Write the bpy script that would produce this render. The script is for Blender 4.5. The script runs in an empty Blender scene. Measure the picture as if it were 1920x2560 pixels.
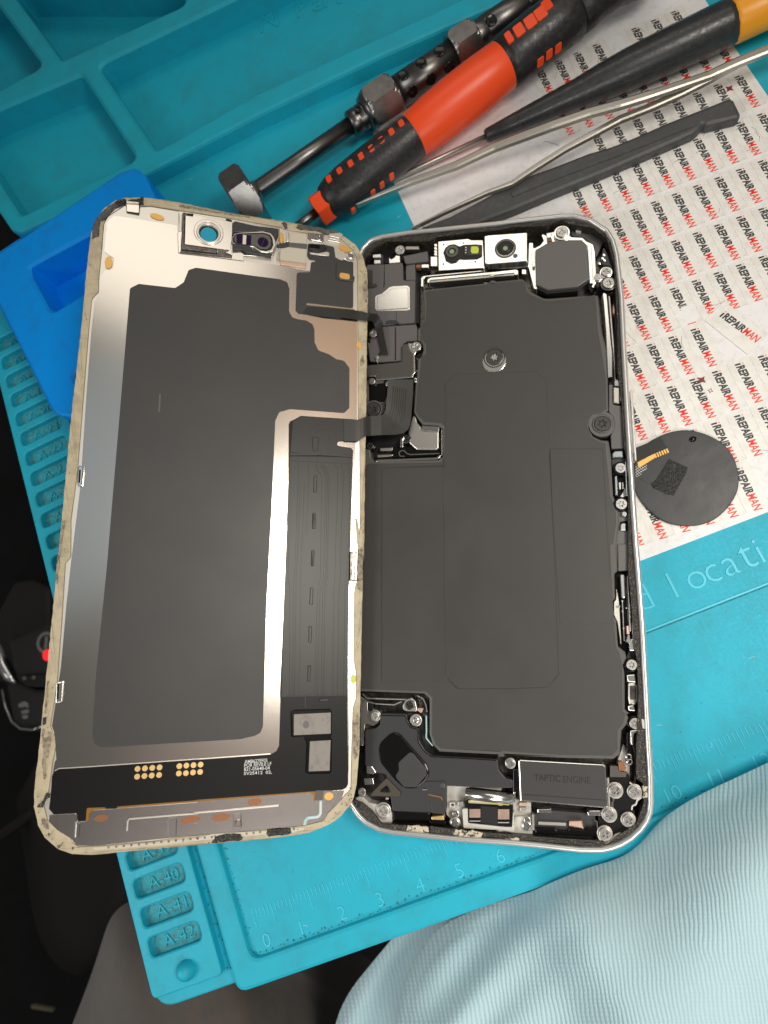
import bpy, math, random
from mathutils import Vector, Matrix
from mathutils.geometry import tessellate_polygon
random.seed(7)
S = bpy.context.scene
COL = S.collection
# ------------------------------------------------------------------ camera (1 unit = 1 cm)
PF = 1623.0912                    # focal length in photograph pixels (1920 x 2560)
def rod(w):
    v = Vector(w); th = v.length
    return Matrix.Rotation(th, 3, v.normalized())
RC = rod((-0.19017105, -0.21972304, 0.00466598))       # world -> camera
TC = Vector((-1.17162168, -7.45262158, -15.67099125))
CAM = -(RC.transposed() @ TC)
cd = bpy.data.cameras.new('camera'); cam = bpy.data.objects.new('camera', cd); COL.objects.link(cam)
mw = RC.transposed().to_4x4(); mw.translation = CAM; cam.matrix_world = mw
cd.sensor_fit = 'VERTICAL'; cd.sensor_height = 36; cd.lens = 36*PF/2560
cd.clip_start = 0.1; cd.clip_end = 2000
cd.dof.use_dof = True; cd.dof.focus_distance = 14.6; cd.dof.aperture_fstop = 0.2
S.camera = cam
# ------------------------------------------------------------------ light: car windows, with added fill and reflection lamps
S.view_settings.view_transform = 'Standard'; S.view_settings.look = 'None'
S.view_settings.exposure = 0.12; S.view_settings.gamma = 1
W = bpy.data.worlds.new('World'); S.world = W; W.use_nodes = True
W.node_tree.nodes['Background'].inputs[0].default_value = (0.62, 0.60, 0.57, 1)
W.node_tree.nodes['Background'].inputs[1].default_value = 0.155
def area(name, loc, aim, sx, sy, power, color, spread=180):
    d = bpy.data.lights.new(name, 'AREA'); d.shape = 'RECTANGLE'; d.size = sx; d.size_y = sy
    d.energy = power; d.color = color; d.spread = math.radians(spread)
    o = bpy.data.objects.new(name, d); COL.objects.link(o); o.location = loc
    o.rotation_euler = (Vector(aim)-Vector(loc)).to_track_quat('-Z', 'Y').to_euler()
    return o
area('windscreen_light', (10, 52, 61), (2, 9, 0), 48, 18, 4800, (1.0, 0.92, 0.80))
area('side_window_light', (26, 9.5, 37), (7, 1, 0), 14.5, 10.5, 2500, (1.0, 0.94, 0.84), 90)
area('overhead_reflection_light', (16, 21, 66), (0, 8, 0), 24, 26, 700, (0.72, 0.89, 1.0))  # added dim lamp, gives the left steel strip its blue grey reflection
area('left_fill_light', (-26, -10, 30), (2, 0, 0), 20, 16, 1300, (1.0, 0.99, 0.97), 75)  # added soft fill from the left, out of the plates' mirror directions
area('rear_fill_light', (17, -21, 28), (8, 1, 0), 22, 14, 900, (1.0, 0.98, 0.95), 70)  # added fill, brightens the near end against the trays
area('warm_reflection_light', (43, 41, 52), (0, 11, 0), 18, 18, 620, (1.0, 0.62, 0.36))  # added lamp for the orange reflection at the plate's upper right
area('tan_reflection_light', (37, 27, 52), (0, 8, 0), 18, 12, 300, (1.0, 0.80, 0.62))  # added lamp, tints the middle reflection tan
area('brown_reflection_light', (30, -8, 52), (-1, 3, 0), 30, 18, 260, (1.0, 0.62, 0.48))  # added lamp for the brownish reflection low on the steel strip

# ------------------------------------------------------------------ frames: local planes
class Frame:
    def __init__(s, O, R):
        s.O = Vector(O); s.R = R; s.RT = R.transposed()
        s.c = s.RT @ (CAM - s.O)
    def pt(s, x, y, w=0.0):
        d = s.RT @ (RC.transposed() @ Vector(((x-960)/PF, -(y-1280)/PF, -1.0)))
        return s.c + d*((w - s.c.z)/d.z)
    def matrix(s):
        m = s.R.to_4x4(); m.translation = s.O; return m
    def px(s, v):
        c = RC @ (s.R @ Vector(v) + s.O) + TC
        return 960 + PF*c.x/-c.z, 1280 - PF*c.y/-c.z
    def cm(s, npx, at, w=0.0):       # length in cm of npx photograph pixels seen at a point
        c = RC @ (s.R @ s.pt(at[0], at[1], w) + s.O) + TC
        return npx*-c.z/PF
I3 = Matrix.Identity(3)
HB = 0.85
BODY = Frame((3.575, 7.48, HB), I3)
GND = Frame((0, 0, 0), I3)
AM = 0.396731
MATF = Frame((0, 0, 0), Matrix.Rotation(AM, 3, 'Z'))
DISP = Frame((-5.07782831, 0.066957, 4.18732019), rod((0.00104254, 0.49333061, 0.00807929)))
TILES = dict(A=(220,470,4.608), B=(560,500,4.608), C=(880,540,4.608), D=(1220,500,4.608), E=(860,840,4.608),
  F=(1420,880,4.608), G=(1480,1360,4.4227), H=(860,1720,4.1475), I=(1240,1760,3.7705), J=(80,1840,3.95),
  K=(480,1740,3.7705), L=(0,1300,3.689), M=(1500,700,3.1595), N=(660,1000,4.914), X=(0,0,1), Q=(0,2000,2.592),
  T00=(0,0,2.592), T10=(640,0,2.592), T20=(1280,0,2.592), T01=(0,640,2.592), T11=(640,640,2.592), T21=(1280,640,2.592),
  T02=(0,1280,2.592), T12=(640,1280,2.592), T22=(1280,1280,2.592), T03=(0,1920,2.592), T13=(640,1920,2.592), T23=(1280,1920,2.592),
  R=(0,600,4.425), U=(540,0,4.608))
def pts(s):
    out = []; t = TILES['X']; buf = []
    for k in s.split():
        if k in TILES: t = TILES[k]; continue
        buf.append(float(k))
        if len(buf) == 2:
            out.append((t[0]+buf[0]/t[2], t[1]+buf[1]/t[2])); buf = []
    return out
def P2(fr, s, w=0.0):
    L = pts(s) if isinstance(s, str) else s
    return [tuple(fr.pt(x, y, w)[:2]) for x, y in L]

# ------------------------------------------------------------------ 2-D outline tools
def area2(p): return 0.5*sum(p[i][0]*p[(i+1) % len(p)][1]-p[(i+1) % len(p)][0]*p[i][1] for i in range(len(p)))
def ccw(p): return list(p) if area2(p) > 0 else list(p)[::-1]
def fillet(p, r, n=4, closed=True):
    out = []; N = len(p)
    for i in range(N):
        if not closed and i in (0, N-1): out.append(tuple(p[i])); continue
        a = Vector(p[i-1][:2]); b = Vector(p[i][:2]); c = Vector(p[(i+1) % N][:2])
        u = a-b; v = c-b; lu = u.length; lv = v.length
        if lu < 1e-6 or lv < 1e-6: continue
        u /= lu; v /= lv
        ang = u.angle(v, math.pi)
        if ang > 2.9: out.append(tuple(b)); continue
        t = min(r/math.tan(ang/2), 0.46*lu, 0.46*lv); 
        for k in range(n+1):
            s = k/n; q = (b+u*t)*(1-s)**2 + b*2*s*(1-s) + (b+v*t)*s*s
            out.append(tuple(q))
    return out
def inset(p, b):
    out = []; N = len(p)
    for i in range(N):
        a = Vector(p[i-1]); q = Vector(p[i]); c = Vector(p[(i+1) % N])
        e1 = (q-a); e2 = (c-q)
        if e1.length < 1e-7: e1 = e2
        if e2.length < 1e-7: e2 = e1
        e1 = e1.normalized(); e2 = e2.normalized()
        n1 = Vector((-e1.y, e1.x)); n2 = Vector((-e2.y, e2.x)); m = n1+n2
        if m.length < 1e-4: out.append((q.x+n1.x*b, q.y+n1.y*b)); continue
        m.normalize(); k = b/max(0.5, m.dot(n1))
        out.append((q.x+m.x*k, q.y+m.y*k))
    return out
def circle(c, r, n=24, ry=None, rot=0):
    ry = r if ry is None else ry; o = []
    for k in range(n):
        a = 2*math.pi*k/n; x = r*math.cos(a); y = ry*math.sin(a)
        o.append((c[0]+x*math.cos(rot)-y*math.sin(rot), c[1]+x*math.sin(rot)+y*math.cos(rot)))
    return o
def subdiv(p, step, closed=True):
    out = []
    for i in range(len(p) if closed else len(p)-1):
        a = Vector(p[i]); b = Vector(p[(i+1) % len(p)]); n = max(1, int((b-a).length/step))
        for k in range(n): out.append(tuple(a.lerp(b, k/n)))
    if not closed: out.append(tuple(p[-1]))
    return out

# ------------------------------------------------------------------ objects
def link(name, me, mat, parent=None, mx=None, **props):
    o = bpy.data.objects.new(name, me); COL.objects.link(o)
    if mat is not None and me is not None and len(me.materials) == 0: me.materials.append(mat)
    if parent is not None: o.parent = parent
    if mx is not None: o.matrix_basis = mx
    for k, v in props.items(): o[k] = v
    return o
def mesh(name, v, f, smooth=False, sm=None):
    me = bpy.data.meshes.new(name); me.from_pydata([tuple(x) for x in v], [], f); me.update()
    if smooth: me.polygons.foreach_set('use_smooth', [True]*len(me.polygons))
    elif sm: 
        for i in sm: me.polygons[i].use_smooth = True
    return me
def thing(name, frame, label, cat, group=None):
    o = bpy.data.objects.new(name, None); COL.objects.link(o); o.matrix_world = frame.matrix()
    o.empty_display_size = 0.5; o['label'] = label; o['category'] = cat
    if group: o['group'] = group
    return o
def prism_mesh(name, p, w0, w1, bevel=0.0, holes=(), bottom=True, zf=None):
    p = ccw(p); v = []; f = []
    bevel = min(bevel, (w1-w0)*0.9)
    if bevel > 0:
        per = sum(math.dist(p[i][:2], p[i-1][:2]) for i in range(len(p))); bevel = min(bevel, 0.5*abs(area2(p))/max(per, 1e-6))
    z = zf or (lambda x, y: 0.0)
    n = len(p)
    levels = [(p, w0)]
    if bevel > 0:
        levels.append((p, w1-bevel)); 
        levels.append((inset(p, bevel*0.3), w1-bevel*0.3))
        levels.append((inset(p, bevel), w1))
    else: levels.append((p, w1))
    for q, w in levels: v += [(x, y, w+(z(x, y) if w > w0 else 0)) for x, y in q]
    for l in range(len(levels)-1):
        a = l*n; b = a+n
        for i in range(n): j = (i+1) % n; f.append((a+i, a+j, b+j, b+i))
    top = levels[-1][0]; base = (len(levels)-1)*n
    loops = [[Vector((x, y, 0)) for x, y in top]]; idx = [base+i for i in range(n)]
    for h in holes:
        h = ccw(h)[::-1]; s = len(v); m = len(h)
        ht = inset(h, bevel) if bevel > 0 else h
        v += [(x, y, w1+z(x, y)) for x, y in ht] + [(x, y, w1-bevel*0.8+z(x, y)) for x, y in h] + [(x, y, w0) for x, y in h]
        for l in (0, 1):
            for i in range(m):
                j = (i+1) % m; f.append((s+(l+1)*m+i, s+(l+1)*m+j, s+l*m+j, s+l*m+i))
        loops.append([Vector((x, y, 0)) for x, y in ht]); idx += [s+i for i in range(m)]
    tess = tessellate_polygon(loops)
    flat = [q for l in loops for q in l]
    for t in tess:
        a, b, c = t
        if (flat[b]-flat[a]).cross(flat[c]-flat[a]).z < 0: a, b, c = a, c, b
        f.append((idx[a], idx[b], idx[c]))
    if bottom and not holes:
        f.append(tuple(reversed(range(n))))
    return mesh(name, v, f)
def slab(name, parent, p, w0, w1, mat, bevel=0.0, holes=(), **kw):
    return link(name, prism_mesh(name, p, w0, w1, bevel, holes), mat, parent, **kw)
def sl(name, parent, fr, s, w0, w1, mat, r=0.03, bevel=0.012, holes=(), n=4, **kw):
    """slab traced on a frame's plane at height w1"""
    p = ccw(P2(fr, s, w1))
    if r > 0: p = fillet(p, r, n)
    hs = []
    for h in holes:
        q = ccw(P2(fr, h, w1)) if isinstance(h, str) else h
        hs.append(fillet(q, r, n) if isinstance(h, str) and r > 0 else q)
    return slab(name, parent, p, w0, w1, mat, bevel, hs, **kw)
def ribbon_mesh(name, path, width, w0, w1, closed=False):
    """flat bar following a 2-D path"""
    v = []; f = []; N = len(path)
    for i in range(N):
        q = Vector(path[i]); a = Vector(path[i-1] if (i > 0 or closed) else path[i]); c = Vector(path[(i+1) % N] if (i < N-1 or closed) else path[i])
        t = (c-a); t = t.normalized() if t.length > 1e-9 else Vector((1, 0)); nn = Vector((-t.y, t.x))*(width/2)
        v += [(q.x+nn.x, q.y+nn.y, w0), (q.x+nn.x*.8, q.y+nn.y*.8, w1), (q.x-nn.x*.8, q.y-nn.y*.8, w1), (q.x-nn.x, q.y-nn.y, w0)]
    for i in range(N if closed else N-1):
        a = 4*i; b = 4*((i+1) % N)
        for k in range(3): f.append((a+k, b+k, b+k+1, a+k+1)[::-1])
    if not closed: f += [(0, 1, 2, 3)[::-1], tuple(4*(N-1)+k for k in (0, 1, 2, 3))]
    return mesh(name, v, f)
def ribbon(name, parent, fr, s, w0, w1, width, mat, r=0.0, closed=False, **kw):
    p = P2(fr, s, w1)
    if r > 0: p = fillet(p, r, 4, closed)
    return link(name, ribbon_mesh(name, p, width, w0, w1, closed), mat, parent, **kw)
def join_meshes(name, ms):
    v = []; f = []
    for m in ms:
        o = len(v); v += [tuple(x.co) for x in m.vertices]; f += [tuple(o+i for i in p.vertices) for p in m.polygons]
        bpy.data.meshes.remove(m)
    return mesh(name, v, f)
def lathe(name, A, B, prof, seg=32, smooth=True, cap=True, poly=None, spin=0.0):
    """prof: (distance along A->B in cm, radius)"""
    A = Vector(A); B = Vector(B); ax = (B-A).normalized()
    u = ax.cross(Vector((0, 0, 1))).normalized(); w = u.cross(ax)
    v = []; f = []; n = seg
    for t, r in prof:
        c = A+ax*t
        for k in range(n):
            a = 2*math.pi*k/n + spin; v.append(c+(u*math.cos(a)+w*math.sin(a))*r)
    for i in range(len(prof)-1):
        for k in range(n):
            j = (k+1) % n; f.append((i*n+k, (i+1)*n+k, (i+1)*n+j, i*n+j))
    ns = len(f)
    if cap: f.append(tuple(range(n))); f.append(tuple((len(prof)-1)*n+k for k in reversed(range(n))))
    me = mesh(name, v, f, sm=range(ns) if smooth else None)
    return me
def tube(name, path, r, seg=8, closed=False):
    v = []; f = []; N = len(path); path = [Vector(p) for p in path]
    for i in range(N):
        t = (path[min(i+1, N-1)]-path[max(i-1, 0)]).normalized()
        u = t.cross(Vector((0.1, 0.05, 1))).normalized(); w = u.cross(t)
        rr = r[i] if isinstance(r, (list, tuple)) else r
        for k in range(seg):
            a = 2*math.pi*k/seg; v.append(path[i]+(u*math.cos(a)+w*math.sin(a))*rr)
    for i in range(N-1):
        for k in range(seg):
            j = (k+1) % seg; f.append((i*seg+k, (i+1)*seg+k, (i+1)*seg+j, i*seg+j))
    f.append(tuple(range(seg))); f.append(tuple((N-1)*seg+k for k in reversed(range(seg))))
    return mesh(name, v, f, smooth=True)
def dome(name, rx, ry, h, n=24, rings=6):
    v = [(0, 0, h)]; f = []
    for i in range(1, rings+1):
        a = math.pi/2*i/rings
        for k in range(n): b = 2*math.pi*k/n; v.append((rx*math.sin(a)*math.cos(b), ry*math.sin(a)*math.sin(b), h*math.cos(a)))
    for k in range(n): f.append((0, 1+k, 1+(k+1) % n))
    for i in range(rings-1):
        for k in range(n): j = (k+1) % n; f.append((1+i*n+k, 1+(i+1)*n+k, 1+(i+1)*n+j, 1+i*n+j))
    return mesh(name, v, f, smooth=True)
def text_mesh(body, extrude=0.0, offset=0.0, shear=0.0):
    cu = bpy.data.curves.new('lettering', 'FONT'); cu.body = body; cu.size = 1.0
    cu.extrude = extrude; cu.offset = offset; cu.shear = shear; cu.resolution_u = 3
    o = bpy.data.objects.new('tmp', cu); me = bpy.data.meshes.new_from_object(o)
    bpy.data.objects.remove(o); bpy.data.curves.remove(cu); me.name = 'lettering'
    return me
def fit_text(me, W, H, x0=0.0, y0=0.0, z=0.0, dz=1.0):
    """bake a text mesh into a W x H box"""
    xs = [v.co.x for v in me.vertices]; ys = [v.co.y for v in me.vertices]
    ax, bx, ay, by = min(xs), max(xs), min(ys), max(ys)
    if W is None: W = (bx-ax)/(by-ay)*H
    for v in me.vertices:
        v.co = ((v.co.x-ax)/(bx-ax)*W+x0, (v.co.y-ay)/(by-ay)*H+y0, v.co.z*dz+z)
    return me
def place_text(parent, fr, body, a, b, h, w, mat, name='lettering', ext=0.004, offset=0.0, **kw):
    """text whose baseline runs from pixel a to pixel b, cap height h cm"""
    A = fr.pt(a[0], a[1], w); B = fr.pt(b[0], b[1], w); d = B-A
    me = fit_text(text_mesh(body, 1.0, offset), d.length, h, dz=ext)
    mx = Matrix.Rotation(math.atan2(d.y, d.x), 4, 'Z'); mx.translation = A
    return link(name, me, mat, parent, mx, **kw)

# ------------------------------------------------------------------ materials
def nodes(name):
    m = bpy.data.materials.new(name); m.use_nodes = True; nt = m.node_tree
    return m, nt, nt.nodes['Principled BSDF']
def mat(name, col, rough=0.5, metal=0.0, bump=None, mix=None, rmix=None, spec=None, coat=0.0, emit=None, stretch=None, aniso=None, sheen=0.0, trans=0.0):
    """mix = (scale, colour2, low, high); bump = (scale, strength, distance)"""
    m, nt, b = nodes(name); N = nt.nodes.new; L = nt.links.new
    b.inputs['Base Color'].default_value = (*col, 1); b.inputs['Roughness'].default_value = rough
    b.inputs['Metallic'].default_value = metal
    if spec is not None: b.inputs['Specular IOR Level'].default_value = spec
    if coat: b.inputs['Coat Weight'].default_value = coat; b.inputs['Coat Roughness'].default_value = 0.08
    if sheen: b.inputs['Sheen Weight'].default_value = sheen
    if trans: b.inputs['Transmission Weight'].default_value = trans
    if emit: b.inputs['Emission Color'].default_value = (*emit[0], 1); b.inputs['Emission Strength'].default_value = emit[1]
    tc = N('ShaderNodeTexCoord'); mp = N('ShaderNodeMapping'); L(tc.outputs['Object'], mp.inputs[0])
    if stretch: mp.inputs['Scale'].default_value = stretch
    if mix:
        t = N('ShaderNodeTexNoise'); t.inputs['Scale'].default_value = mix[0]; t.inputs['Detail'].default_value = 6; t.inputs['Roughness'].default_value = 0.65
        r = N('ShaderNodeMapRange'); r.inputs[1].default_value = mix[2]; r.inputs[2].default_value = mix[3]
        x = N('ShaderNodeMix'); x.data_type = 'RGBA'; x.inputs[6].default_value = (*col, 1); x.inputs[7].default_value = (*mix[1], 1)
        L(mp.outputs[0], t.inputs[0]); L(t.outputs[0], r.inputs[0]); L(r.outputs[0], x.inputs[0]); L(x.outputs[2], b.inputs['Base Color'])
    if rmix:
        t = N('ShaderNodeTexNoise'); t.inputs['Scale'].default_value = rmix[0]; t.inputs['Detail'].default_value = 5
        r = N('ShaderNodeMapRange'); r.inputs[1].default_value = 0.35; r.inputs[2].default_value = 0.65; r.inputs[3].default_value = rough; r.inputs[4].default_value = rmix[1]
        L(mp.outputs[0], t.inputs[0]); L(t.outputs[0], r.inputs[0]); L(r.outputs[0], b.inputs['Roughness'])
    if bump:
        t = N('ShaderNodeTexNoise'); t.inputs['Scale'].default_value = bump[0]; t.inputs['Detail'].default_value = 4
        k = N('ShaderNodeBump'); k.inputs['Strength'].default_value = bump[1]; k.inputs['Distance'].default_value = bump[2]
        L(mp.outputs[0], t.inputs[0]); L(t.outputs[0], k.inputs['Height']); L(k.outputs[0], b.inputs['Normal'])
    return m
MT = dict(
 teal=mat('teal_silicone', (0.007, 0.43, 0.58), 0.5, bump=(9, 0.2, 0.015), mix=(1.3, (0.016, 0.345, 0.45), 0.46, 0.78), rmix=(14, 0.62)),
 teal_text=mat('teal_embossing', (0.055, 0.57, 0.74), 0.42),
 slot_floor=mat('dusty_slot_floor', (0.03, 0.38, 0.46), 0.65, bump=(20, 0.9, 0.05), mix=(9, (0.09, 0.17, 0.16), 0.46, 0.7)),
 grime=mat('grime', (0.05, 0.14, 0.16), 0.9, bump=(40, 0.8, 0.03), mix=(22, (0.02, 0.33, 0.42), 0.4, 0.62)),
 blue=mat('blue_plastic', (0.0, 0.30, 0.90), 0.5, spec=0.22, bump=(5, 0.05, 0.01), mix=(1.4, (0.01, 0.22, 0.66), 0.5, 0.85)),
 cream=mat('cream_bezel', (0.60, 0.51, 0.34), 0.5, bump=(7, 0.4, 0.02), mix=(2.6, (0.38, 0.32, 0.22), 0.45, 0.75)),
 cream2=mat('cream_perforated_tape', (0.66, 0.6, 0.48), 0.5, bump=(20, 0.3, 0.01)),
 plate=mat('brushed_steel_plate', (0.58, 0.55, 0.51), 0.19, 1.0, bump=(85, 0.06, 0.002)),
 platetrim=mat('plate_edge', (0.80, 0.77, 0.70), 0.35, 0.85),
 graphite=mat('graphite_sheet', (0.050, 0.048, 0.046), 0.44, rmix=(0.5, 0.47), bump=(120, 0.03, 0.003), mix=(0.5, (0.044, 0.044, 0.043), 0.4, 0.6)),
 graphite2=mat('battery_wrap', (0.055, 0.051, 0.048), 0.42, rmix=(0.8, 0.5), bump=(1.6, 0.16, 0.03), mix=(0.5, (0.058, 0.056, 0.052), 0.4, 0.62)),
 kapbrown=mat('brown_film', (0.085, 0.07, 0.052), 0.4, 0.2),
 coverrim=mat('battery_cover_rim', (0.105, 0.098, 0.09), 0.42, bump=(30, .08, .006)),
 plateb=mat('satin_bottom_plate', (0.36, 0.335, 0.32), 0.27, 1.0, bump=(110, 0.15, 0.004)),
 cable=mat('cable_film', (0.055, 0.054, 0.05), 0.24, bump=(20, 0.05, 0.005)),
 flex=mat('black_flex', (0.027, 0.027, 0.025), 0.34, spec=0.35, bump=(30, 0.05, 0.005)),
 flexdark=mat('black_cover_film', (0.007, 0.0065, 0.006), 0.36, spec=0.25, bump=(60, 0.05, 0.003)),
 gloss=mat('gloss_black', (0.006, 0.006, 0.006), 0.16, spec=0.35, bump=(8, 0.06, 0.01)),
 black=mat('matt_black_plastic', (0.042, 0.041, 0.042), 0.42, bump=(50, 0.08, 0.004)),
 blackd=mat('deep_black', (0.008, 0.008, 0.008), 0.5),
 shield=mat('grey_shield_tape', (0.13, 0.12, 0.117), 0.4, bump=(60, 0.05, 0.003)),
 bracket=mat('dark_steel_bracket', (0.12, 0.11, 0.10), 0.42, 0.6, bump=(80, 0.06, 0.003)),
 silver=mat('bright_steel', (0.86, 0.84, 0.80), 0.2, 1.0, bump=(40, 0.05, 0.003)),
 silverr=mat('satin_steel', (0.62, 0.59, 0.54), 0.38, 1.0, bump=(140, 0.2, 0.004)),
 darkm=mat('dark_metal', (0.16, 0.15, 0.145), 0.3, 1.0, bump=(22, 0.25, 0.01), mix=(9, (0.06, 0.055, 0.05), 0.4, 0.65)),
 screw=mat('screw_steel', (0.52, 0.50, 0.48), 0.34, 1.0, bump=(30, 0.06, 0.003)),
 screwd=mat('black_screw', (0.07, 0.065, 0.062), 0.4, 0.4),
 frame=mat('titanium_band', (0.80, 0.79, 0.76), 0.3, 0.75, bump=(120, 0.06, 0.002)),
 glue=mat('black_adhesive', (0.012, 0.011, 0.011), 0.28, bump=(26, 0.9, 0.035), mix=(30, (0.27, 0.21, 0.13), 0.55, 0.66)),
 glue_worn=mat('worn_adhesive', (0.02, 0.017, 0.015), 0.3, bump=(22, 0.9, 0.035), mix=(11, (0.62, 0.55, 0.40), 0.43, 0.50)),
 stain=mat('bezel_stain', (0.40, 0.33, 0.23), 0.6, bump=(16, 0.5, 0.02), mix=(9, (0.13, 0.10, 0.075), 0.44, 0.62)),
 rubble=mat('grey_foam_residue', (0.11, 0.105, 0.10), 0.7, bump=(16, 1.0, 0.08), mix=(12, (0.24, 0.21, 0.17), 0.5, 0.7)),
 gold=mat('gold_pad', (0.90, 0.62, 0.28), 0.35, 0.7),
 orange=mat('amber_pad', (0.85, 0.50, 0.14), 0.35, 0.4),
 copper=mat('copper_pad', (0.32, 0.14, 0.065), 0.4, 0.4),
 kapton=mat('amber_film', (0.36, 0.17, 0.035), 0.25, 0.1),
 white=mat('white_ink', (0.8, 0.8, 0.78), 0.6),
 greyink=mat('dark_grey_ink', (0.018, 0.017, 0.016), 0.6),
 chip=mat('taupe_chip', (0.27, 0.245, 0.22), 0.5, 0.2, bump=(40, 0.1, 0.004), mix=(7, (0.2, 0.18, 0.165), 0.5, 0.7)),
 cyan=mat('cyan_see_through', (0.02, 0.38, 0.58), 0.3, spec=0.2),
 cyanline=mat('pale_cyan_glue_line', (0.45, 0.66, 0.66), 0.4),
 purple=mat('purple_sensor_glass', (0.02, 0.006, 0.035), 0.3, spec=0.1),
 lens=mat('lens_glass', (0.008, 0.007, 0.007), 0.15, spec=0.2),
 lensgrey=mat('lens_barrel_grey', (0.13, 0.125, 0.12), 0.45, 0.2),
 lime=mat('yellow_green_sensor', (0.62, 0.70, 0.06), 0.3),
 palegreen=mat('pale_lens_centre', (0.30, 0.36, 0.2), 0.3),
 whitepl=mat('pale_plastic', (0.62, 0.60, 0.54), 0.4, bump=(14, 0.25, 0.02)),
 pinkcop=mat('pinkish_foil', (0.72, 0.5, 0.40), 0.4, 0.6, bump=(60, .1, .004)),
 yellow=mat('yellow_connector', (0.55, 0.50, 0.20), 0.35, 0.3),
 paper=mat('white_backing_paper', (0.86, 0.85, 0.85), 0.5, bump=(3.5, 0.25, 0.03), mix=(5, (0.70, 0.69, 0.69), 0.5, 0.75)),
 sticker=mat('sticker_vinyl', (0.86, 0.84, 0.79), 0.42, bump=(6, 0.12, 0.015), mix=(2.2, (0.66, 0.635, 0.58), 0.46, 0.8)),
 inkb=mat('black_print', (0.035, 0.035, 0.038), 0.5),
 inkr=mat('red_print', (0.90, 0.035, 0.018), 0.45),
 inkd=mat('dark_red_print', (0.22, 0.02, 0.025), 0.5),
 toolsteel=mat('blued_tool_steel', (0.20, 0.196, 0.19), 0.33, 1.0, bump=(60, 0.05, 0.002), mix=(5, (0.16, 0.156, 0.15), 0.4, 0.7)),
 nutsteel=mat('worn_nut_steel', (0.36, 0.35, 0.335), 0.32, 1.0, bump=(30, 0.08, 0.003), mix=(3, (0.25, 0.245, 0.235), 0.45, 0.7)),
 redpl=mat('orange_red_plastic', (0.95, 0.085, 0.015), 0.36, bump=(20, 0.08, 0.006)),
 rubber=mat('black_rubber_grip', (0.018, 0.018, 0.019), 0.45, bump=(10, 0.35, 0.02), mix=(6, (0.045, 0.042, 0.04), 0.5, 0.75), rmix=(7, 0.3)),
 hblack=mat('scuffed_black_handle', (0.026, 0.028, 0.028), 0.42, bump=(12, 0.2, 0.01), mix=(6, (0.055, 0.062, 0.062), 0.5, 0.8), rmix=(12, 0.25)),
 amber=mat('amber_plastic', (0.90, 0.36, 0.01), 0.35, bump=(12, 0.15, 0.01)),
 nylon=mat('grey_nylon', (0.062, 0.063, 0.064), 0.5, bump=(24, 0.35, 0.012), mix=(7, (0.1, 0.1, 0.1), 0.5, 0.8)),
 tweezer=mat('satin_tweezer_steel', (0.50, 0.48, 0.43), 0.42, 1.0, bump=(60, 0.25, 0.006)),
 discm=mat('black_disc_film', (0.028, 0.029, 0.030), 0.36, bump=(1.2, 0.25, 0.05), mix=(1.2, (0.034, 0.034, 0.036), 0.4, 0.7), rmix=(2, 0.42)),
 tape=mat('glossy_black_tape', (0.012, 0.012, 0.012), 0.22, bump=(9, 0.6, 0.04), stretch=(6, 1, 1), rmix=(10, 0.5)),
 trouser=mat('grey_brown_cloth', (0.082, 0.064, 0.052), 0.9, bump=(14, 0.25, 0.05), mix=(2, (0.06, 0.055, 0.05), 0.4, 0.7), sheen=0.3),
 seat=mat('dark_seat_vinyl', (0.018, 0.016, 0.016), 0.5, bump=(3, 0.2, 0.05)),
 floor=mat('dark_car_floor', (0.006, 0.006, 0.007), 0.8, bump=(1.0, 0.3, 0.1), mix=(0.25, (0.012, 0.012, 0.014), 0.4, 0.7)),
 panel=mat('dark_panel_button', (0.022, 0.021, 0.022), 0.42),
 chrome=mat('chrome_trim', (0.75, 0.75, 0.75), 0.2, 1.0),
 icon=mat('grey_icon_print', (0.26, 0.26, 0.26), 0.6),
 led=mat('red_indicator', (0.8, 0.01, 0.01), 0.4, emit=((1, 0.02, 0.03), 1.0)),
 beige=mat('beige_tag', (0.2, 0.19, 0.12), 0.7),
)
# ================================================================== SETTING
def rect(x0, y0, x1, y1): return [(x0, y0), (x1, y0), (x1, y1), (x0, y1)]
fl = link('floor', prism_mesh('floor', rect(-160, -160, 170, 170), -42, -40), MT['floor'], kind='structure')

# ================================================================== REPAIR MAT
mt = thing('repair_mat', MATF, 'teal silicone repair mat with trays, numbered slots and ruler under the opened phone', 'mat')
slab('base', mt, fillet(rect(-5.9, -2.62, 24, 19.8), 0.55, 6), -0.5, -0.14, MT['teal'], 0.05)
slots = []
for k in range(27):
    y0 = -1.44 + 0.688*k
    slots.append(fillet(rect(-5.58, y0, -4.12, y0+0.46), 0.17, 5))
slab('slot_panel', mt, fillet(rect(-5.8, -2.3, -3.86, 18.75), 0.16, 4), -0.3, 0.08, MT['teal'], 0.035, slots)
ms = [prism_mesh('f', rect(-5.66, -1.5+0.688*k, -4.05, -0.9+0.688*k), -0.2, -0.13, 0) for k in range(27)]
link('slot_floor', join_meshes('slot_floor', ms), MT['slot_floor'], mt)
for k in range(27):
    t = fit_text(text_mesh('A-%d' % (42-k), 1.0, -0.015), 0.86, 0.27, dz=0.018)
    link('lettering', t, MT['teal'], mt, Matrix.Translation((-5.25, -1.34+0.688*k, -0.112)))
link('peg', dome('peg', 0.235, 0.235, 0.30), MT['teal'], mt, Matrix.Translation((-4.72, -1.93, 0.075)))
link('peg', bpy.data.meshes['peg'], MT['teal'], mt, Matrix.Translation((-4.72, 18.35, 0.075)))
slab('work_surface', mt, rect(-3.2, -2.4, 24, 19.6), -0.3, 0.0, MT['teal'], 0)
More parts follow.
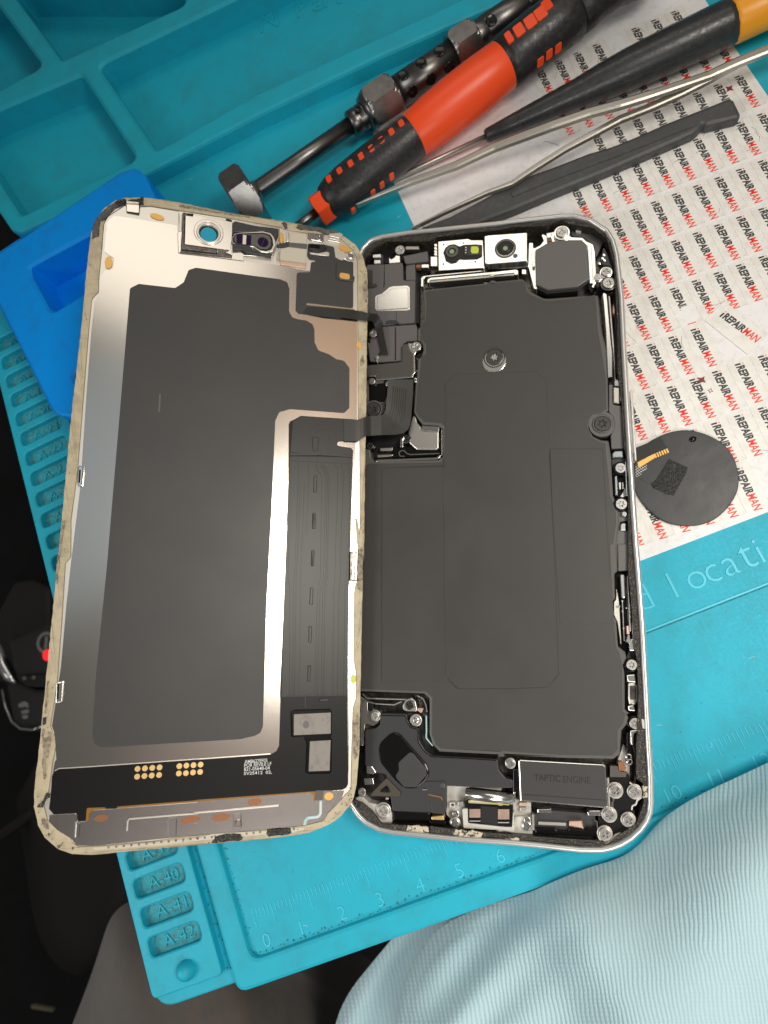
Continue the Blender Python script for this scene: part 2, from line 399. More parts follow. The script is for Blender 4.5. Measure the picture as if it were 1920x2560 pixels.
lip = [(-3.6, 19.1), (-3.6, -2.78), (24, -2.78), (24, -2.2), (-3.03, -2.2), (-3.03, 19.1)]
slab('border_lip', mt, fillet(lip, 0.3, 6), -0.5, 0.14, MT['teal'], 0.09)
# grime caught along the inside of the lip and in the groove
gr = []
for (x0, y0, x1, y1) in ((-3.02, -2.2, 12, -2.2), (-3.02, -2.2, -3.02, 14)):
    n = 150
    L0 = math.hypot(x1-x0, y1-y0)
    for i in range(n):
        t = (i+random.random())/n; x = x0+(x1-x0)*t; y = y0+(y1-y0)*t
        if y1 == y0: y += 0.03+abs(random.gauss(0, 0.05)); 
        else: x += 0.03+abs(random.gauss(0, 0.05))
        r = random.uniform(0.012, 0.04); gr.append(prism_mesh('g', circle((x, y), r*.7, 5, r*random.uniform(.3, .7), random.random()*3), 0.0, 0.012))
for i in range(160):
    x = random.uniform(-3.85, -3.62); y = random.uniform(-2.5, 12); r = random.uniform(0.01, 0.03)
    gr.append(prism_mesh('g', circle((x, y), r, 5, r*.5, random.random()*3), -0.14, -0.12))
for i in range(120):
    r = random.uniform(0.005, 0.013); gr.append(prism_mesh('g', circle((random.uniform(-2.9, 13), random.uniform(-2.1, 3)), r, 5), 0.0, 0.008))
lw = []
for i in range(90):
    a_ = random.uniform(0, 3.1); x = random.uniform(-3, 14); y = random.choice((random.uniform(-2.1, 3), random.uniform(14, 19))); l_ = random.choice((.015, .02, .02, .05, .12))
    lw.append(ribbon_mesh('l', [(x, y), (x+l_*.5*math.cos(a_), y+l_*.5*math.sin(a_)), (x+l_*math.cos(a_+.4), y+l_*math.sin(a_+.4))], 0.010, 0.0, 0.008))
link('lint', join_meshes('lint', lw), MT['cyanline'], mt, kind='stuff')
link('dirt', join_meshes('dirt', gr), MT['grime'], mt, kind='stuff')
# ruler
def tickmesh(l):
    return ribbon_mesh('tick', [(0, 0), (0, -l)], 0.022, 0.0, 0.014)
tl, ts = tickmesh(0.42), tickmesh(0.20)
for i in range(0, 150):
    x = -2.71+0.1*i
    link('tick', tl if i % 5 == 0 else ts, MT['teal_text'], mt, Matrix.Translation((x, -1.19, 0.0)))
for k in range(0, 15):
    s_ = str(k); w_ = 0.13*len(s_) if k != 1 else 0.07
    t = fit_text(text_mesh(s_, 1.0, -0.010), None, 0.30, dz=0.008)
    link('numeral', t, MT['teal_text'], mt, Matrix.Translation((-2.66+k, -2.08, 0.006)))
# embossed words and the seam of the work area
for ch, x, h in (('n', 7.55, .36), ('d', 8.62, .6), ('l', 9.47, .62), ('o', 9.84, .42), ('c', 10.27, .42), ('a', 10.68, .42), ('t', 11.1, .55), ('i', 11.5, .58), ('o', 11.85, .42), ('n', 12.25, .42)):
    t = fit_text(text_mesh(ch, 1.0, -0.012), None, h*.95, dz=0.008)
    link('lettering', t, MT['teal_text'], mt, Matrix.Translation((x, 1.86, 0.008)))
link('seam', ribbon_mesh('seam', [(8.2, 1.42), (23, 1.38)], 0.05, 0, 0.02), MT['teal_text'], mt)
link('seam_dirt', ribbon_mesh('seam_dirt', [(8.2, 1.375), (23, 1.335)], 0.025, 0, 0.012), MT['grime'], mt)
# trays
TR = 0.55
tro = P2(MATF, 'T00 -1500 -900 -330 895 0 1388 70 1492 130 1512', TR) + [(1.1, 19.32), (5, 19.26), (9, 19.0), (12.7, 18.6), (24, 17.6), (24, 36), (-10, 36)]
th = ['T00 395 392 1215 18 1100 -170 -5 -150', 'T00 278 425 -230 705 -500 290 -150 -150', 'T00 530 482 890 1028 130 1398 -250 815',
      'T00 628 425 1659 -75 T10 1700 -900 1700 -185 1290 5 0 603 T00 1008 978']
holes = [fillet(ccw(P2(MATF, h, TR)), 0.28, 5) for h in th]
slab('tray_rim', mt, fillet(tro, 0.4, 6), -1.2, TR, MT['teal'], 0.10, holes)
for h_, z_ in ((0, -1.0), (1, -1.0), (2, -0.40), (3, -0.35)):
    slab('tray_floor', mt, inset(ccw(holes[h_]), -0.05), -1.15, z_, MT['teal'], 0)
slab('base', mt, [(-9, 35.9), (-3.9, 21.5), (-3.3, 19.95), (12.5, 18.9), (23.9, 17.8), (23.9, 35.9)], -1.35, -1.15, MT['teal'], 0)
ms = []
for ch, s0, s1, h in (('#', 'U 260 440', 'U 420 410', .5), ('N', 'U 520 380', 'U 730 300', .75), ('P', 'U 940 210', 'U 1060 160', .6), ('a', 'U 1120 140', 'U 1240 110', .45), ('r', 'U 1260 90', 'U 1340 70', .45), ('t', 'U 1380 60', 'U 1450 40', .5)):
    if ch == '#': continue
    a, b = pts(s0)[0], pts(s1)[0]
    place_text(mt, MATF, ch, a, b, h, -0.35, MT['teal'], ext=0.03)

# ================================================================== BLUE TOOL HOLDER
bz = 1.35
bl = thing('tool_holder', MATF, 'bright blue plastic tool holder block with pockets, wedged under the tilted screen', 'tool holder')
bp = 'X -52 664 301 428 336 417 361 434 392 500 470 690 300 1046 181 1044 150 1040 131 1026'
def bsl(n, s, w0, w1, holes, bev):
    return sl(n, bl, MATF, s, w0, w1, MT['blue'], 0.22, bev, holes)
bsl('body', bp, 0.2, bz, ['R 325 300 345 400 540 765 600 785 935 575 1150 440 1150 -140 1000 -70 380 265', 'R 785 1470 850 1610 1040 1500 970 1360'], 0.09)
sl('base_block', bl, MATF, bp, 0.09, 0.2, MT['blue'], 0.22, 0)
sl('riser', bl, MATF, 'X 330 770 420 770 420 900 330 900', bz, 3.05, MT['blue'], 0.1, 0.05)

# ================================================================== DRAPED CLOTHS
def smoothpath(p, n=3):
    for _ in range(n):
        q = [p[0]]
        for i in range(len(p)-1):
            a, b = Vector(p[i]), Vector(p[i+1]); q += [tuple(a.lerp(b, .25)), tuple(a.lerp(b, .75))]
        q.append(p[-1]); p = q
    return p
def drape(name, edge, direction, span, H, Lc, mat, parent=None, rows=60, folds=None, skirt=2.5, uvs=None, zfun=None, **kw):
    """edge: [(px, py, z)]; a cloth that rises from the edge and runs on along a direction"""
    e = smoothpath([tuple(x) for x in edge], 2); v = []; f = []; uv = []
    n = len(e); d = Vector(direction).normalized(); L = [0.0]
    for i in range(1, n): L.append(L[-1]+(Vector(e[i][:2])-Vector(e[i-1][:2])).length)
    R_ = rows+4
    for j in range(R_):
        for i in range(n):
            x, y, z0 = e[i]
            if j < 4:      # tucked-under edge
                q = GND.pt(x, y, z0); k = (4-j)/4; sk = Vector((d.x, -d.y, 0)).normalized()
                v.append((q.x+sk.x*0.30*k*k*2, q.y+sk.y*0.30*k*k*2, z0-skirt*k*k)); uv.append((i, -k)); continue
            s = span*((j-4)/(rows-1))**1.6; px_, py_ = x+d.x*s, y+d.y*s
            z = z0+H*(1-math.exp(-s/Lc)) if s > 0 else z0
            if folds: z += folds(px_, py_, s)
            q = GND.pt(px_, py_, z); v.append(tuple(q)); uv.append((L[i], s))
    for j in range(R_-1):
        for i in range(n-1):
            a = j*n+i; f.append((a, a+n, a+n+1, a+1))
    me = mesh(name, v, f, smooth=True)
    ul = me.uv_layers.new(name='UVMap')
    for p in me.polygons:
        for li in p.loop_indices:
            vi = me.loops[li].vertex_index; ul.data[li].uv = (GND.px(me.vertices[vi].co)[0]/100, GND.px(me.vertices[vi].co)[1]/100) if not uvs else uvs(*GND.px(me.vertices[vi].co))
    return link(name, me, mat, parent, **kw)
# knit material: vertical ribs of small slanted stitches
def knit(name, col, col2):
    m, nt, b = nodes(name); N = nt.nodes.new; L = nt.links.new
    b.inputs['Roughness'].default_value = 0.9; b.inputs['Sheen Weight'].default_value = 0.25
    uvn = N('ShaderNodeUVMap'); sp = N('ShaderNodeSeparateXYZ'); 
    nz = N('ShaderNodeTexNoise'); nz.inputs['Scale'].default_value = 0.7; nz.inputs['Detail'].default_value = 2
    L(uvn.outputs[0], nz.inputs[0]); L(uvn.outputs[0], sp.inputs[0])
    def math_(op, a, b_=None, c=None):
        k = N('ShaderNodeMath'); k.operation = op
        for i, q in enumerate((a, b_, c)):
            if q is None: continue
            if isinstance(q, (int, float)): k.inputs[i].default_value = q
            else: L(q, k.inputs[i])
        return k.outputs[0]
    wob = math_('MULTIPLY', nz.outputs[0], 0.25)
    x = math_('ADD', sp.outputs[0], wob)
    xs = math_('MULTIPLY', x, 2*math.pi*9.0)                     # ribs per 100 px of cloth
    rib = math_('ABSOLUTE', math_('SINE', math_('MULTIPLY', xs, 0.5)))
    side = math_('MULTIPLY', math_('COSINE', math_('MULTIPLY', xs, 0.5)), 1.0)
    ph = math_('ADD', math_('MULTIPLY', sp.outputs[1], 2*math.pi*9.0), math_('MULTIPLY', math_('ABSOLUTE', side), 2.4))
    st = math_('ADD', math_('MULTIPLY', math_('SINE', ph), 0.5), 0.5)
    h = math_('MULTIPLY', rib, math_('ADD', math_('MULTIPLY', st, 0.3), 0.7))
    fz = N('ShaderNodeTexNoise'); fz.inputs['Scale'].default_value = 45; L(uvn.outputs[0], fz.inputs[0])
    h2 = math_('ADD', h, math_('MULTIPLY', fz.outputs[0], 0.35))
    mx = N('ShaderNodeMix'); mx.data_type = 'RGBA'; mx.inputs[6].default_value = (*col2, 1); mx.inputs[7].default_value = (*col, 1)
    L(h, mx.inputs[0]); L(mx.outputs[2], b.inputs['Base Color'])
    bp_ = N('ShaderNodeBump'); bp_.inputs['Strength'].default_value = 0.5; bp_.inputs['Distance'].default_value = 0.04
    L(h2, bp_.inputs['Height']); L(bp_.outputs[0], b.inputs['Normal'])
    return m
KN = knit('pale_blue_rib_knit', (0.52, 0.715, 0.76), (0.41, 0.60, 0.66))
def fold(px_, py_, s):
    a = 0.13*math.sin((px_*0.8-py_*0.25)/105.0)*min(1, s/140)
    a += 0.16*math.sin((px_+py_*0.55)/70.0+1)*math.exp(-s/260)*min(1, s/40)
    a += 0.10*math.sin((px_*1.0+py_*0.9)/30.0+0.6*math.sin(px_/90.0))*math.exp(-((px_-1190)/170.0)**2)*min(1, s/50)
    return a
def ribuv(x, y):     # ribs lean with the cloth, as the knit runs over the thigh
    k = (y-1900)/100.0
    return ((x - 0.10*(y-2200) - 0.00012*(y-2250)**2)/100.0, y/100.0)
edge = [(985, 2700, -1.6), (990, 2560, -1.5), (1010, 2450, -1.6), (1050, 2375, -1.7), (1095, 2318, -1.6), (1180, 2275, -1.2), (1280, 2243, -.7), (1330, 2228, -.1), (1385, 2203, .4), (1470, 2168, .4),
        (1550, 2146, .35), (1600, 2112, .3), (1645, 2056, .3), (1700, 2014, .4), (1770, 1976, .5), (1851, 1939, .5), (1920, 1906, .5), (2080, 1835, .5)]
cl = drape('knit_cloth', edge, (0.50, 1.0), 760, 2.0, 150, KN, folds=fold, uvs=ribuv, skirt=1.2)
cl['label'] = 'pale blue ribbed knit cloth bulging over the lower right corner of the mat'; cl['category'] = 'cloth'
e2 = [(800, 2760, -4.6), (835, 2560, -4.2), (870, 2480, -3.9), (935, 2400, -3.4), (985, 2340, -2.9), (1040, 2270, -2.6), (1200, 2250, -1.6), (1320, 2200, -1.4)]
cl2 = drape('knit_cloth_fold', e2, (0.6, 1.0), 420, 0.9, 90, KN, cl, uvs=ribuv, skirt=1.5, rows=30,
            folds=lambda x, y, s: 0.35*math.sin((x*1.0+y*0.35)/38.0)*min(1, s/60))
# trouser leg under the mat corner, seat and strap behind
tr = drape('trouser_leg', [(120, 2760, -9), (165, 2600, -8), (224, 2450, -7), (251, 2366, -6.4), (272, 2300, -6), (300, 2265, -5.8), (345, 2245, -5.6), (430, 2230, -5.6), (560, 2290, -6), (700, 2400, -7), (860, 2500, -8), (1000, 2600, -9)],
           (0.35, 1.0), 520, 2.2, 110, MT['trouser'], folds=lambda x, y, s: 0.25*math.sin((x-y*0.2)/60.0)*min(1, s/80), skirt=4)
tr['label'] = 'grey brown trouser knee poking out below the lower left corner of the mat'; tr['category'] = 'trousers'
se = drape('seat_bolster', [(40, 2000, -22), (62, 2150, -21), (80, 2290, -20), (115, 2385, -19.5), (165, 2435, -19), (220, 2442, -19), (330, 2400, -20), (420, 2300, -21)],
           (0.5, -0.9), 420, 3.0, 60, MT['seat'], skirt=5)
se['label'] = 'dark padded car seat side behind the grey brown knee'; se['category'] = 'car seat'
# strap and tag in the dark
stp = thing('seat_strap', GND, 'dark grey strap running out to the left of the cream bezel corner', 'strap')
link('webbing', tube('webbing', [GND.pt(-60, 2130, -20), GND.pt(0, 2090, -20), GND.pt(50, 2055, -20), GND.pt(110, 2010, -20)], 0.35, 8), MT['seat'], stp)
tg = thing('beige_tag', GND, 'small beige tag lying in the dark at the bottom left', 'tag')
sl('paper', tg, GND, 'T03 200 1535 345 1560 340 1585 198 1560', -20.2, -20, MT['beige'], 0.1, 0.03)

# ================================================================== CAR SWITCH PANEL (behind, out of focus)
PZ = -12.0
cp = thing('switch_panel', GND, 'black car switch panel with grey icons, chrome edging and a red light', 'switch panel')
sl('housing', cp, GND, 'L -60 900 120 560 300 540 470 620 470 2000 300 1960 110 1900 40 1500 -60 1500', PZ-2.5, PZ-1.4, MT['seat'], 0.6, 0.3)
sl('upper_button', cp, GND, 'L 70 1115 470 930 560 930 560 1400 460 1420 160 1440 120 1380', PZ-1.4, PZ, MT['panel'], 0.35, 0.22)
sl('lower_button', cp, GND, 'L 45 1540 110 1480 340 1560 560 1540 500 1900 210 1920 120 1850', PZ-1.4, PZ-0.3, MT['panel'], 0.35, 0.2)
link('chrome_strip', tube('chrome_strip', [GND.pt(*pts('L %d %d' % q)[0], PZ-0.4) for q in ((-60, 1060), (-10, 1180), (30, 1330), (90, 1440), (150, 1500))], [.05, .22, .34, .3, .1], 10), MT['chrome'], cp)
link('chrome_edging', tube('chrome_edging', [GND.pt(*pts('L %d %d' % q)[0], PZ-0.35) for q in ((20, 1560), (50, 1720), (110, 1860), (190, 1925), (300, 1935), (400, 1900))], .055, 8), MT['chrome'], cp)
link('recess', prism_mesh('recess', fillet(P2(GND, 'L 150 1440 460 1420 460 1530 340 1545 230 1530 170 1480', PZ-0.1), 0.1), PZ-1.3, PZ-0.15), MT['blackd'], cp)
for c in ((225, 1458), (312, 1452)):
    q = GND.pt(*pts('L %d %d' % c)[0], PZ-0.1); link('contact', dome('contact', .12, .1, .06, 10, 3), MT['beige'], cp, Matrix.Translation(q))
q = GND.pt(*pts('L 425 1130')[0], PZ); pr = circle((0, 0), .52, 24)
link('power_icon', prism_mesh('power_icon', pr, 0, .02, 0, [circle((0, 0), .38, 24)]), MT['icon'], cp, Matrix.Translation(q))
link('icon_bar', prism_mesh('icon_bar', rect(-.06, -.3, .1, .3), 0, .025), MT['icon'], cp, Matrix.Translation(q))
q = GND.pt(*pts('L 437 1245')[0], PZ); link('indicator_light', dome('indicator_light', .26, .28, .1, 14, 4), MT['led'], cp, Matrix.Translation(q))
ms = [prism_mesh('i', fillet(P2(GND, s, PZ-.28), 0.08), PZ-.3, PZ-.27) for s in ('L 165 1700 225 1670 260 1690 265 1740 240 1720 180 1730', 'L 195 1760 265 1745 270 1780 200 1790', 'L 200 1800 262 1800 255 1830 215 1835')]
link('car_icon', join_meshes('car_icon', ms), MT['icon'], cp)
# ================================================================== STICKER SHEET
def inside(p, poly):
    c = False; j = len(poly)-1
    for i in range(len(poly)):
        if (poly[i][1] > p[1]) != (poly[j][1] > p[1]) and p[0] < (poly[j][0]-poly[i][0])*(p[1]-poly[i][1])/(poly[j][1]-poly[i][1])+poly[i][0]: c = not c
        j = i
    return c
sh = thing('sticker_sheet', MATF, 'white sheet of small black and red lettered stickers under tools and black disc', 'sticker sheet')
slab('backing_paper', sh, [(7.62, 2.97), (17.1, 2.74), (17.2, 14.2), (17.45, 19.2), (12, 18.0), (7.85, 17.6), (7.75, 15.4)], 0.004, 0.022, MT['paper'], 0)
# lettering of one sticker: runs along -y, capitals point to +x
LW, LH = 1.06, 0.195
def sticker_text():
    a = fit_text(text_mesh('REPAIR', 0.0, 0.045, 0.1), LW*0.56, LH, 0.075, 0)
    st_ = mesh('i', [(0.0, 0, 0), (0.044, 0, 0), (0.056, LH*.68, 0), (0.012, LH*.68, 0)], [(0, 1, 2, 3)])
    a = join_meshes('lettering', [a, st_]); 
    b_ = fit_text(text_mesh('MAN', 0.0, 0.02, 0.1), LW*0.385, LH*1.02, LW*0.63, 0)
    d_ = mesh('i', [(0.04+0.017*math.cos(k*1.0472), LH*.93+0.017*math.sin(k*1.0472), 0) for k in range(6)], [tuple(range(6))])
    b_ = join_meshes('lettering', [b_, d_])
    for me, m in ((a, MT['inkb']), (b_, MT['inkr'])):
        for v in me.vertices: v.co = (v.co.y, -v.co.x, 0)
        me.materials.append(m)
    return a, b_
TB, TRD = sticker_text()
CW, CH = 0.542, 1.205
smesh = []
for k in range(4):
    rr = random.Random(k); p = fillet([(0.008, -CH+0.01), (CW-0.01, -CH+0.012+rr.uniform(0, .01)), (CW-0.008, -0.008), (0.01, -0.01)], 0.03, 2)
    smesh.append(prism_mesh('sticker', p, 0.0, 0.007))
TS = 0.055
def gridpt(c, r):
    y = 8.89+1.205*r+0.012*r*r*(1 if r > 0 else 0)-(0.055*c)
    return (12.03+0.055*(y-8.89)+0.541*c, y+0.10)
gone = pts('M 785 330 1010 235 1400 80 1400 700 1235 575 1150 615 935 640 835 400')
stick_area = pts('X 1322 150 1335 400 1400 520 1440 560 T20 355 1150 X 1425 470 1419 540 1500 640 1500 1600 3000 1600 3000 -400 1550 -60 1565 60')
removed = []
def put_sticker(x, y, rot, parent, z, half=None):
    mx = Matrix.Translation((x, y, z)) @ Matrix.Rotation(rot, 4, 'Z')
    s = link('sticker', random.choice(smesh), MT['sticker'], parent, mx)
    t = Matrix.Translation((0.17, -0.10, 0.0082))
    if half != 'red': link('lettering', TB, None, s, t)
    if half != 'black': link('lettering', TRD, None, s, t)
    return s
for r in range(-5, 8):
    for c in range(-10, 14):
        x, y = gridpt(c, r)
        if x < 7.75 or x+CW > 17.25 or y-CH < 2.95 or y > 18.6: continue
        if y > 13.4 and x < 12.35: continue
        if y > 10.4 and x < 11.1+(y-10.4)*.2: continue
        cx_, cy_ = MATF.px((x+CW/2, y-CH/2, 0.03))
        if cx_ > 2000 or cy_ < -60: continue
        if inside((cx_, cy_), gone): continue
        if r == 6 and (c in (4,) or c > 7): continue
        if r >= 7 : continue
        half = None
        put_sticker(x, y, -0.055+random.uniform(-.008, .008), sh, 0.0225+random.uniform(0, .001), half)
# torn patch, loose sticker and the clear strip with a red star
def star(c, r, n=4, k=0.42, rot=0.0):
    return [(c[0]+(r if i % 2 == 0 else r*k)*math.cos(rot+math.pi*i/n), c[1]+(r if i % 2 == 0 else r*k)*math.sin(rot+math.pi*i/n)) for i in range(2*n)]
sl('torn_patch', sh, MATF, 'M 575 290 640 240 640 215 735 185 790 315 700 345 640 300 590 300', 0.030, 0.034, MT['paper'], 0.02, 0)
q1, q2 = MATF.pt(*pts('M 850 320')[0], .05), MATF.pt(*pts('M 1225 545')[0], .05)
A_ = MATF.pt(*pts('M 922 340')[0], .05); B_ = MATF.pt(*pts('M 1190 552')[0], .05)
rot = math.atan2((B_-A_).y, (B_-A_).x)+math.pi/2
ls = thing('loose_sticker', Frame((0, 0, 0), I3), 'loose black and red lettered sticker lying askew on the bare white patch', 'sticker')
lsm = MATF.matrix() @ Matrix.Translation((MATF.pt(*pts('M 870 300')[0], .05)[0], MATF.pt(*pts('M 870 300')[0], .05)[1], 0.034)) @ Matrix.Rotation(rot+.03, 4, 'Z')
ls.matrix_world = lsm
mm_ = prism_mesh('vinyl', fillet([(-.16, -CH-.08), (CW-.02, -CH-.06), (CW-.0, 0.05), (-.12, 0.06)], .03, 2), 0, 0.008)
link('vinyl', mm_, MT['sticker'], ls)
link('lettering', TB, None, ls, Matrix.Translation((0.17, -0.12, 0.0092))); link('lettering', TRD, None, ls, Matrix.Translation((0.17, -0.12, 0.0092)))
cs = thing('clear_strip', MATF, 'thin torn strip with a dark red star stuck across the stickers above the disc', 'sticker')
sl('film', cs, MATF, 'M 680 600 745 570 955 930 960 980 905 1000 870 960', 0.034, 0.040, MT['sticker'], 0.03, 0)
q = MATF.pt(*pts('M 803 790')[0], .04); link('star', prism_mesh('star', star(q, .115, 4, .45, .5), .041, .046), MT['inkd'], cs)
q = MATF.pt(*pts('M 872 875')[0], .04); link('star', prism_mesh('star', star(q, .07, 4, .45, .9), .041, .046, 0, [star(q, .045, 4, .45, .9)]), MT['inkd'], cs)
q = MATF.pt(*pts('T20 1410 573')[0], .04); link('star', prism_mesh('star', star(q, .12, 4, .45, .5), .030, .036), MT['inkd'], sh)
# fine creases and scratches in the sheet
ms = []
for i in range(46):
    x = random.uniform(9, 16.8); y = random.uniform(3.4, 16); a = random.uniform(0, 3.14); l = random.uniform(.1, .5)
    if not inside(MATF.px((x, y, 0)), stick_area) : continue
    p = [(x, y)]
    for k in range(4): a += random.gauss(0, .35); p.append((p[-1][0]+l/4*math.cos(a), p[-1][1]+l/4*math.sin(a)))
    ms.append(ribbon_mesh('c', p, 0.008, 0.028, 0.0335))
link('crease', join_meshes('crease', ms), MT['lensgrey'], sh, kind='stuff')

# ================================================================== BLACK DISC
dk = thing('black_disc', MATF, 'round black film disc with gold contacts and tape patch lying on the stickers', 'disc')
dc = MATF.pt(*pts('M 672 1557')[0], .1)
rd = [ (MATF.pt(*pts(s)[0], .1)-dc).length for s in ('M 1058 1560', 'M 690 1952', 'M 640 1160')]
dR = sum(rd)/3; dp = []
for k in range(64):
    a = 2*math.pi*k/64; r = dR*(1+0.008*math.sin(3*a+1)+0.006*math.sin(7*a)); dp.append((dc.x+r*math.cos(a), dc.y+r*math.sin(a)))
slab('film', dk, dp, 0.05, 0.10, MT['discm'], 0.02)
sl('tape_patch', dk, MATF, 'M 545 1412 692 1480 688 1510 605 1660 585 1702 520 1690 420 1640 400 1610 440 1580', 0.10, 0.112, MT['tape'], 0.02, 0.004)
sl('film_flap', dk, MATF, 'M 300 1560 380 1610 440 1580 545 1412 500 1380 420 1440 330 1480', 0.10, 0.107, MT['discm'], 0.02, 0.003)
sl('tail', dk, MATF, 'M 270 1330 480 1245 535 1330 300 1440 260 1440', 0.10, 0.116, MT['blackd'], 0.015, 0.005)
sl('contact_strip', dk, MATF, 'M 295 1440 420 1375 440 1400 320 1478 300 1470', 0.11, 0.122, MT['kapton'] if False else MT['orange'], 0.01, 0.003)
for i in range(7):
    x = 405+i*19; y = 1385-i*7.8
    sl('contact_finger', dk, MATF, 'M %g %g %g %g %g %g %g %g' % (x, y-3, x+13, y-9, x+27, y+22, x+15, y+30), 0.11, 0.124, MT['orange'], 0.005, 0.003)
cm_ = []
for i in range(6):
    for j in range(9):
        x = 285+i*15+(j % 2)*7; y = 1475+j*11-i*9
        if y > 1560-i*12 or y < 1462: continue
        q = MATF.pt(*pts('M %g %g' % (x, y))[0], .12); cm_.append(prism_mesh('v', circle(q, .012, 6), .10, .118))
link('solder_dots', join_meshes('solder_dots', cm_), MT['white'], dk, kind='stuff')
q = MATF.pt(*pts('M 732 1258')[0], .1); link('bump', dome('bump', .09, .07, .05, 12, 4), MT['gloss'], dk, Matrix.Translation((q.x, q.y, .095)))
q = MATF.pt(*pts('M 1012 1768')[0], .1); link('nib', prism_mesh('nib', circle(q, .06, 8), .05, .09), MT['discm'], dk)

# ================================================================== TOOLS
def axisline(a, b, za, zb=None):
    zb = za if zb is None else zb
    A = GND.pt(*a, za); B = GND.pt(*b, zb)
    return A, B
def along(A, B, px):        # distance from A of the axis point nearest a photograph pixel
    d = (B-A).normalized(); best = None
    lo, hi = -15.0, 60.0
    for _ in range(60):
        m1 = lo+(hi-lo)/3; m2 = hi-(hi-lo)/3
        def e(t): x, y = GND.px(A+d*t); return (x-px[0])**2+(y-px[1])**2
        if e(m1) < e(m2): hi = m2
        else: lo = m1
    return (lo+hi)/2
def prad(A, B, t, hw):      # radius in cm for a half width of hw photograph pixels
    p = A+(B-A).normalized()*t; c = RC @ p + TC; return hw*-c.z/PF
def spindle(name, parent, A, B, prof, m, seg=36, spin=0.0, smooth=True):
    pr = []
    for px_, hw in prof:
        t = along(A, B, pts(px_)[0]); pr.append((t, prad(A, B, t, hw/2.592)))
    return link(name, lathe(name, A, B, pr, seg, smooth, spin=spin), m, parent)
def hexnut(name, parent, A, B, pa, pb, hw, m, spin=0.0, ch=0.12):
    ta, tb = along(A, B, pts(pa)[0]), along(A, B, pts(pb)[0]); r = prad(A, B, (ta+tb)/2, hw/2.592)
    Av = Vector(A); ax = (B-A).normalized(); u = ax.cross(Vector((0, 0, 1))).normalized(); w = u.cross(ax)
    v = []; f = []; n = 48
    def hexr(a): return r*math.cos(math.pi/6)/math.cos(((a+math.pi/6) % (math.pi/3))-math.pi/6)
    prof = [(ta, .87, 1), (ta+ch*.5, 1.0, 0), (ta+ch, 2, 0), (tb-ch, 2, 0), (tb-ch*.5, 1.0, 0), (tb, .87, 1)]
    rows = [(ta, .80*r), (ta, .88*r), (ta+ch*.45, .955*r), (ta+ch, 9), (tb-ch, 9), (tb-ch*.45, .955*r), (tb, .88*r), (tb, .80*r)]
    for t, cap in rows:
        c = Av+ax*t
        for k in range(n):
            a = 2*math.pi*k/n; rr = min(hexr(a), cap); aa = a+spin
            v.append(c+(u*math.cos(aa)+w*math.sin(aa))*rr)
    for i in range(len(rows)-1):
        for k in range(n): j = (k+1) % n; f.append((i*n+k, (i+1)*n+k, (i+1)*n+j, i*n+j))
    f.append(tuple(range(n))); f.append(tuple((len(rows)-1)*n+k for k in reversed(range(n))))
    return link(name, mesh(name, v, f), m, parent)
GF = Frame((0, 0, 0), I3)
so = thing('socket_driver', GF, 'grey steel tool with smooth shaft, hex nuts and dimpled barrel beside the trays', 'tool')
A, B = axisline((640+35/2.592, 1215/2.592), (640+1560/2.592, 150/2.592), 0.62)
spindle('shaft', so, A, B, [('T10 -30 1260', 58), ('T10 35 1215', 56), ('T10 250 1060', 54), ('T10 630 800', 53)], MT['toolsteel'])
spindle('flange', so, A, B, [('T10 -110 1310', 100), ('T10 -60 1280', 96), ('T10 -10 1245', 70), ('T10 20 1222', 60)], MT['nutsteel'])
hexnut('hex_head', so, A, B, 'T00 1525 1332', 'T00 1655 1242', 202, MT['nutsteel'], 0.72, 0.12)
spindle('collar', so, A, B, [('T10 610 810', 72), ('T10 618 806', 82), ('T10 660 775', 82), ('T10 668 770', 77), ('T10 676 765', 82), ('T10 770 700', 84)], MT['toolsteel'])
hexnut('hex_nut', so, A, B, 'T10 730 730', 'T10 905 608', 142, MT['nutsteel'], 0.52, 0.13)
spindle('washer', so, A, B, [('T10 705 748', 104), ('T10 728 732', 118), ('T10 735 727', 118)], MT['toolsteel'])
spindle('barrel', so, A, B, [('T10 890 620', 98), ('T10 1320 318', 92)], MT['toolsteel'], 48)
hexnut('hex_nut', so, A, B, 'T10 1270 352', 'T10 1425 245', 128, MT['nutsteel'], 0.50, 0.12)
spindle('tail_tube', so, A, B, [('T10 1400 262', 90), ('T10 1430 240', 92), ('T10 1480 205', 92), ('T10 1486 201', 86), ('T10 1492 197', 92), ('T10 1740 25', 86), ('T10 1745 20', 80), ('T10 1750 16', 84), ('T10 2300 -370', 80)], MT['toolsteel'])
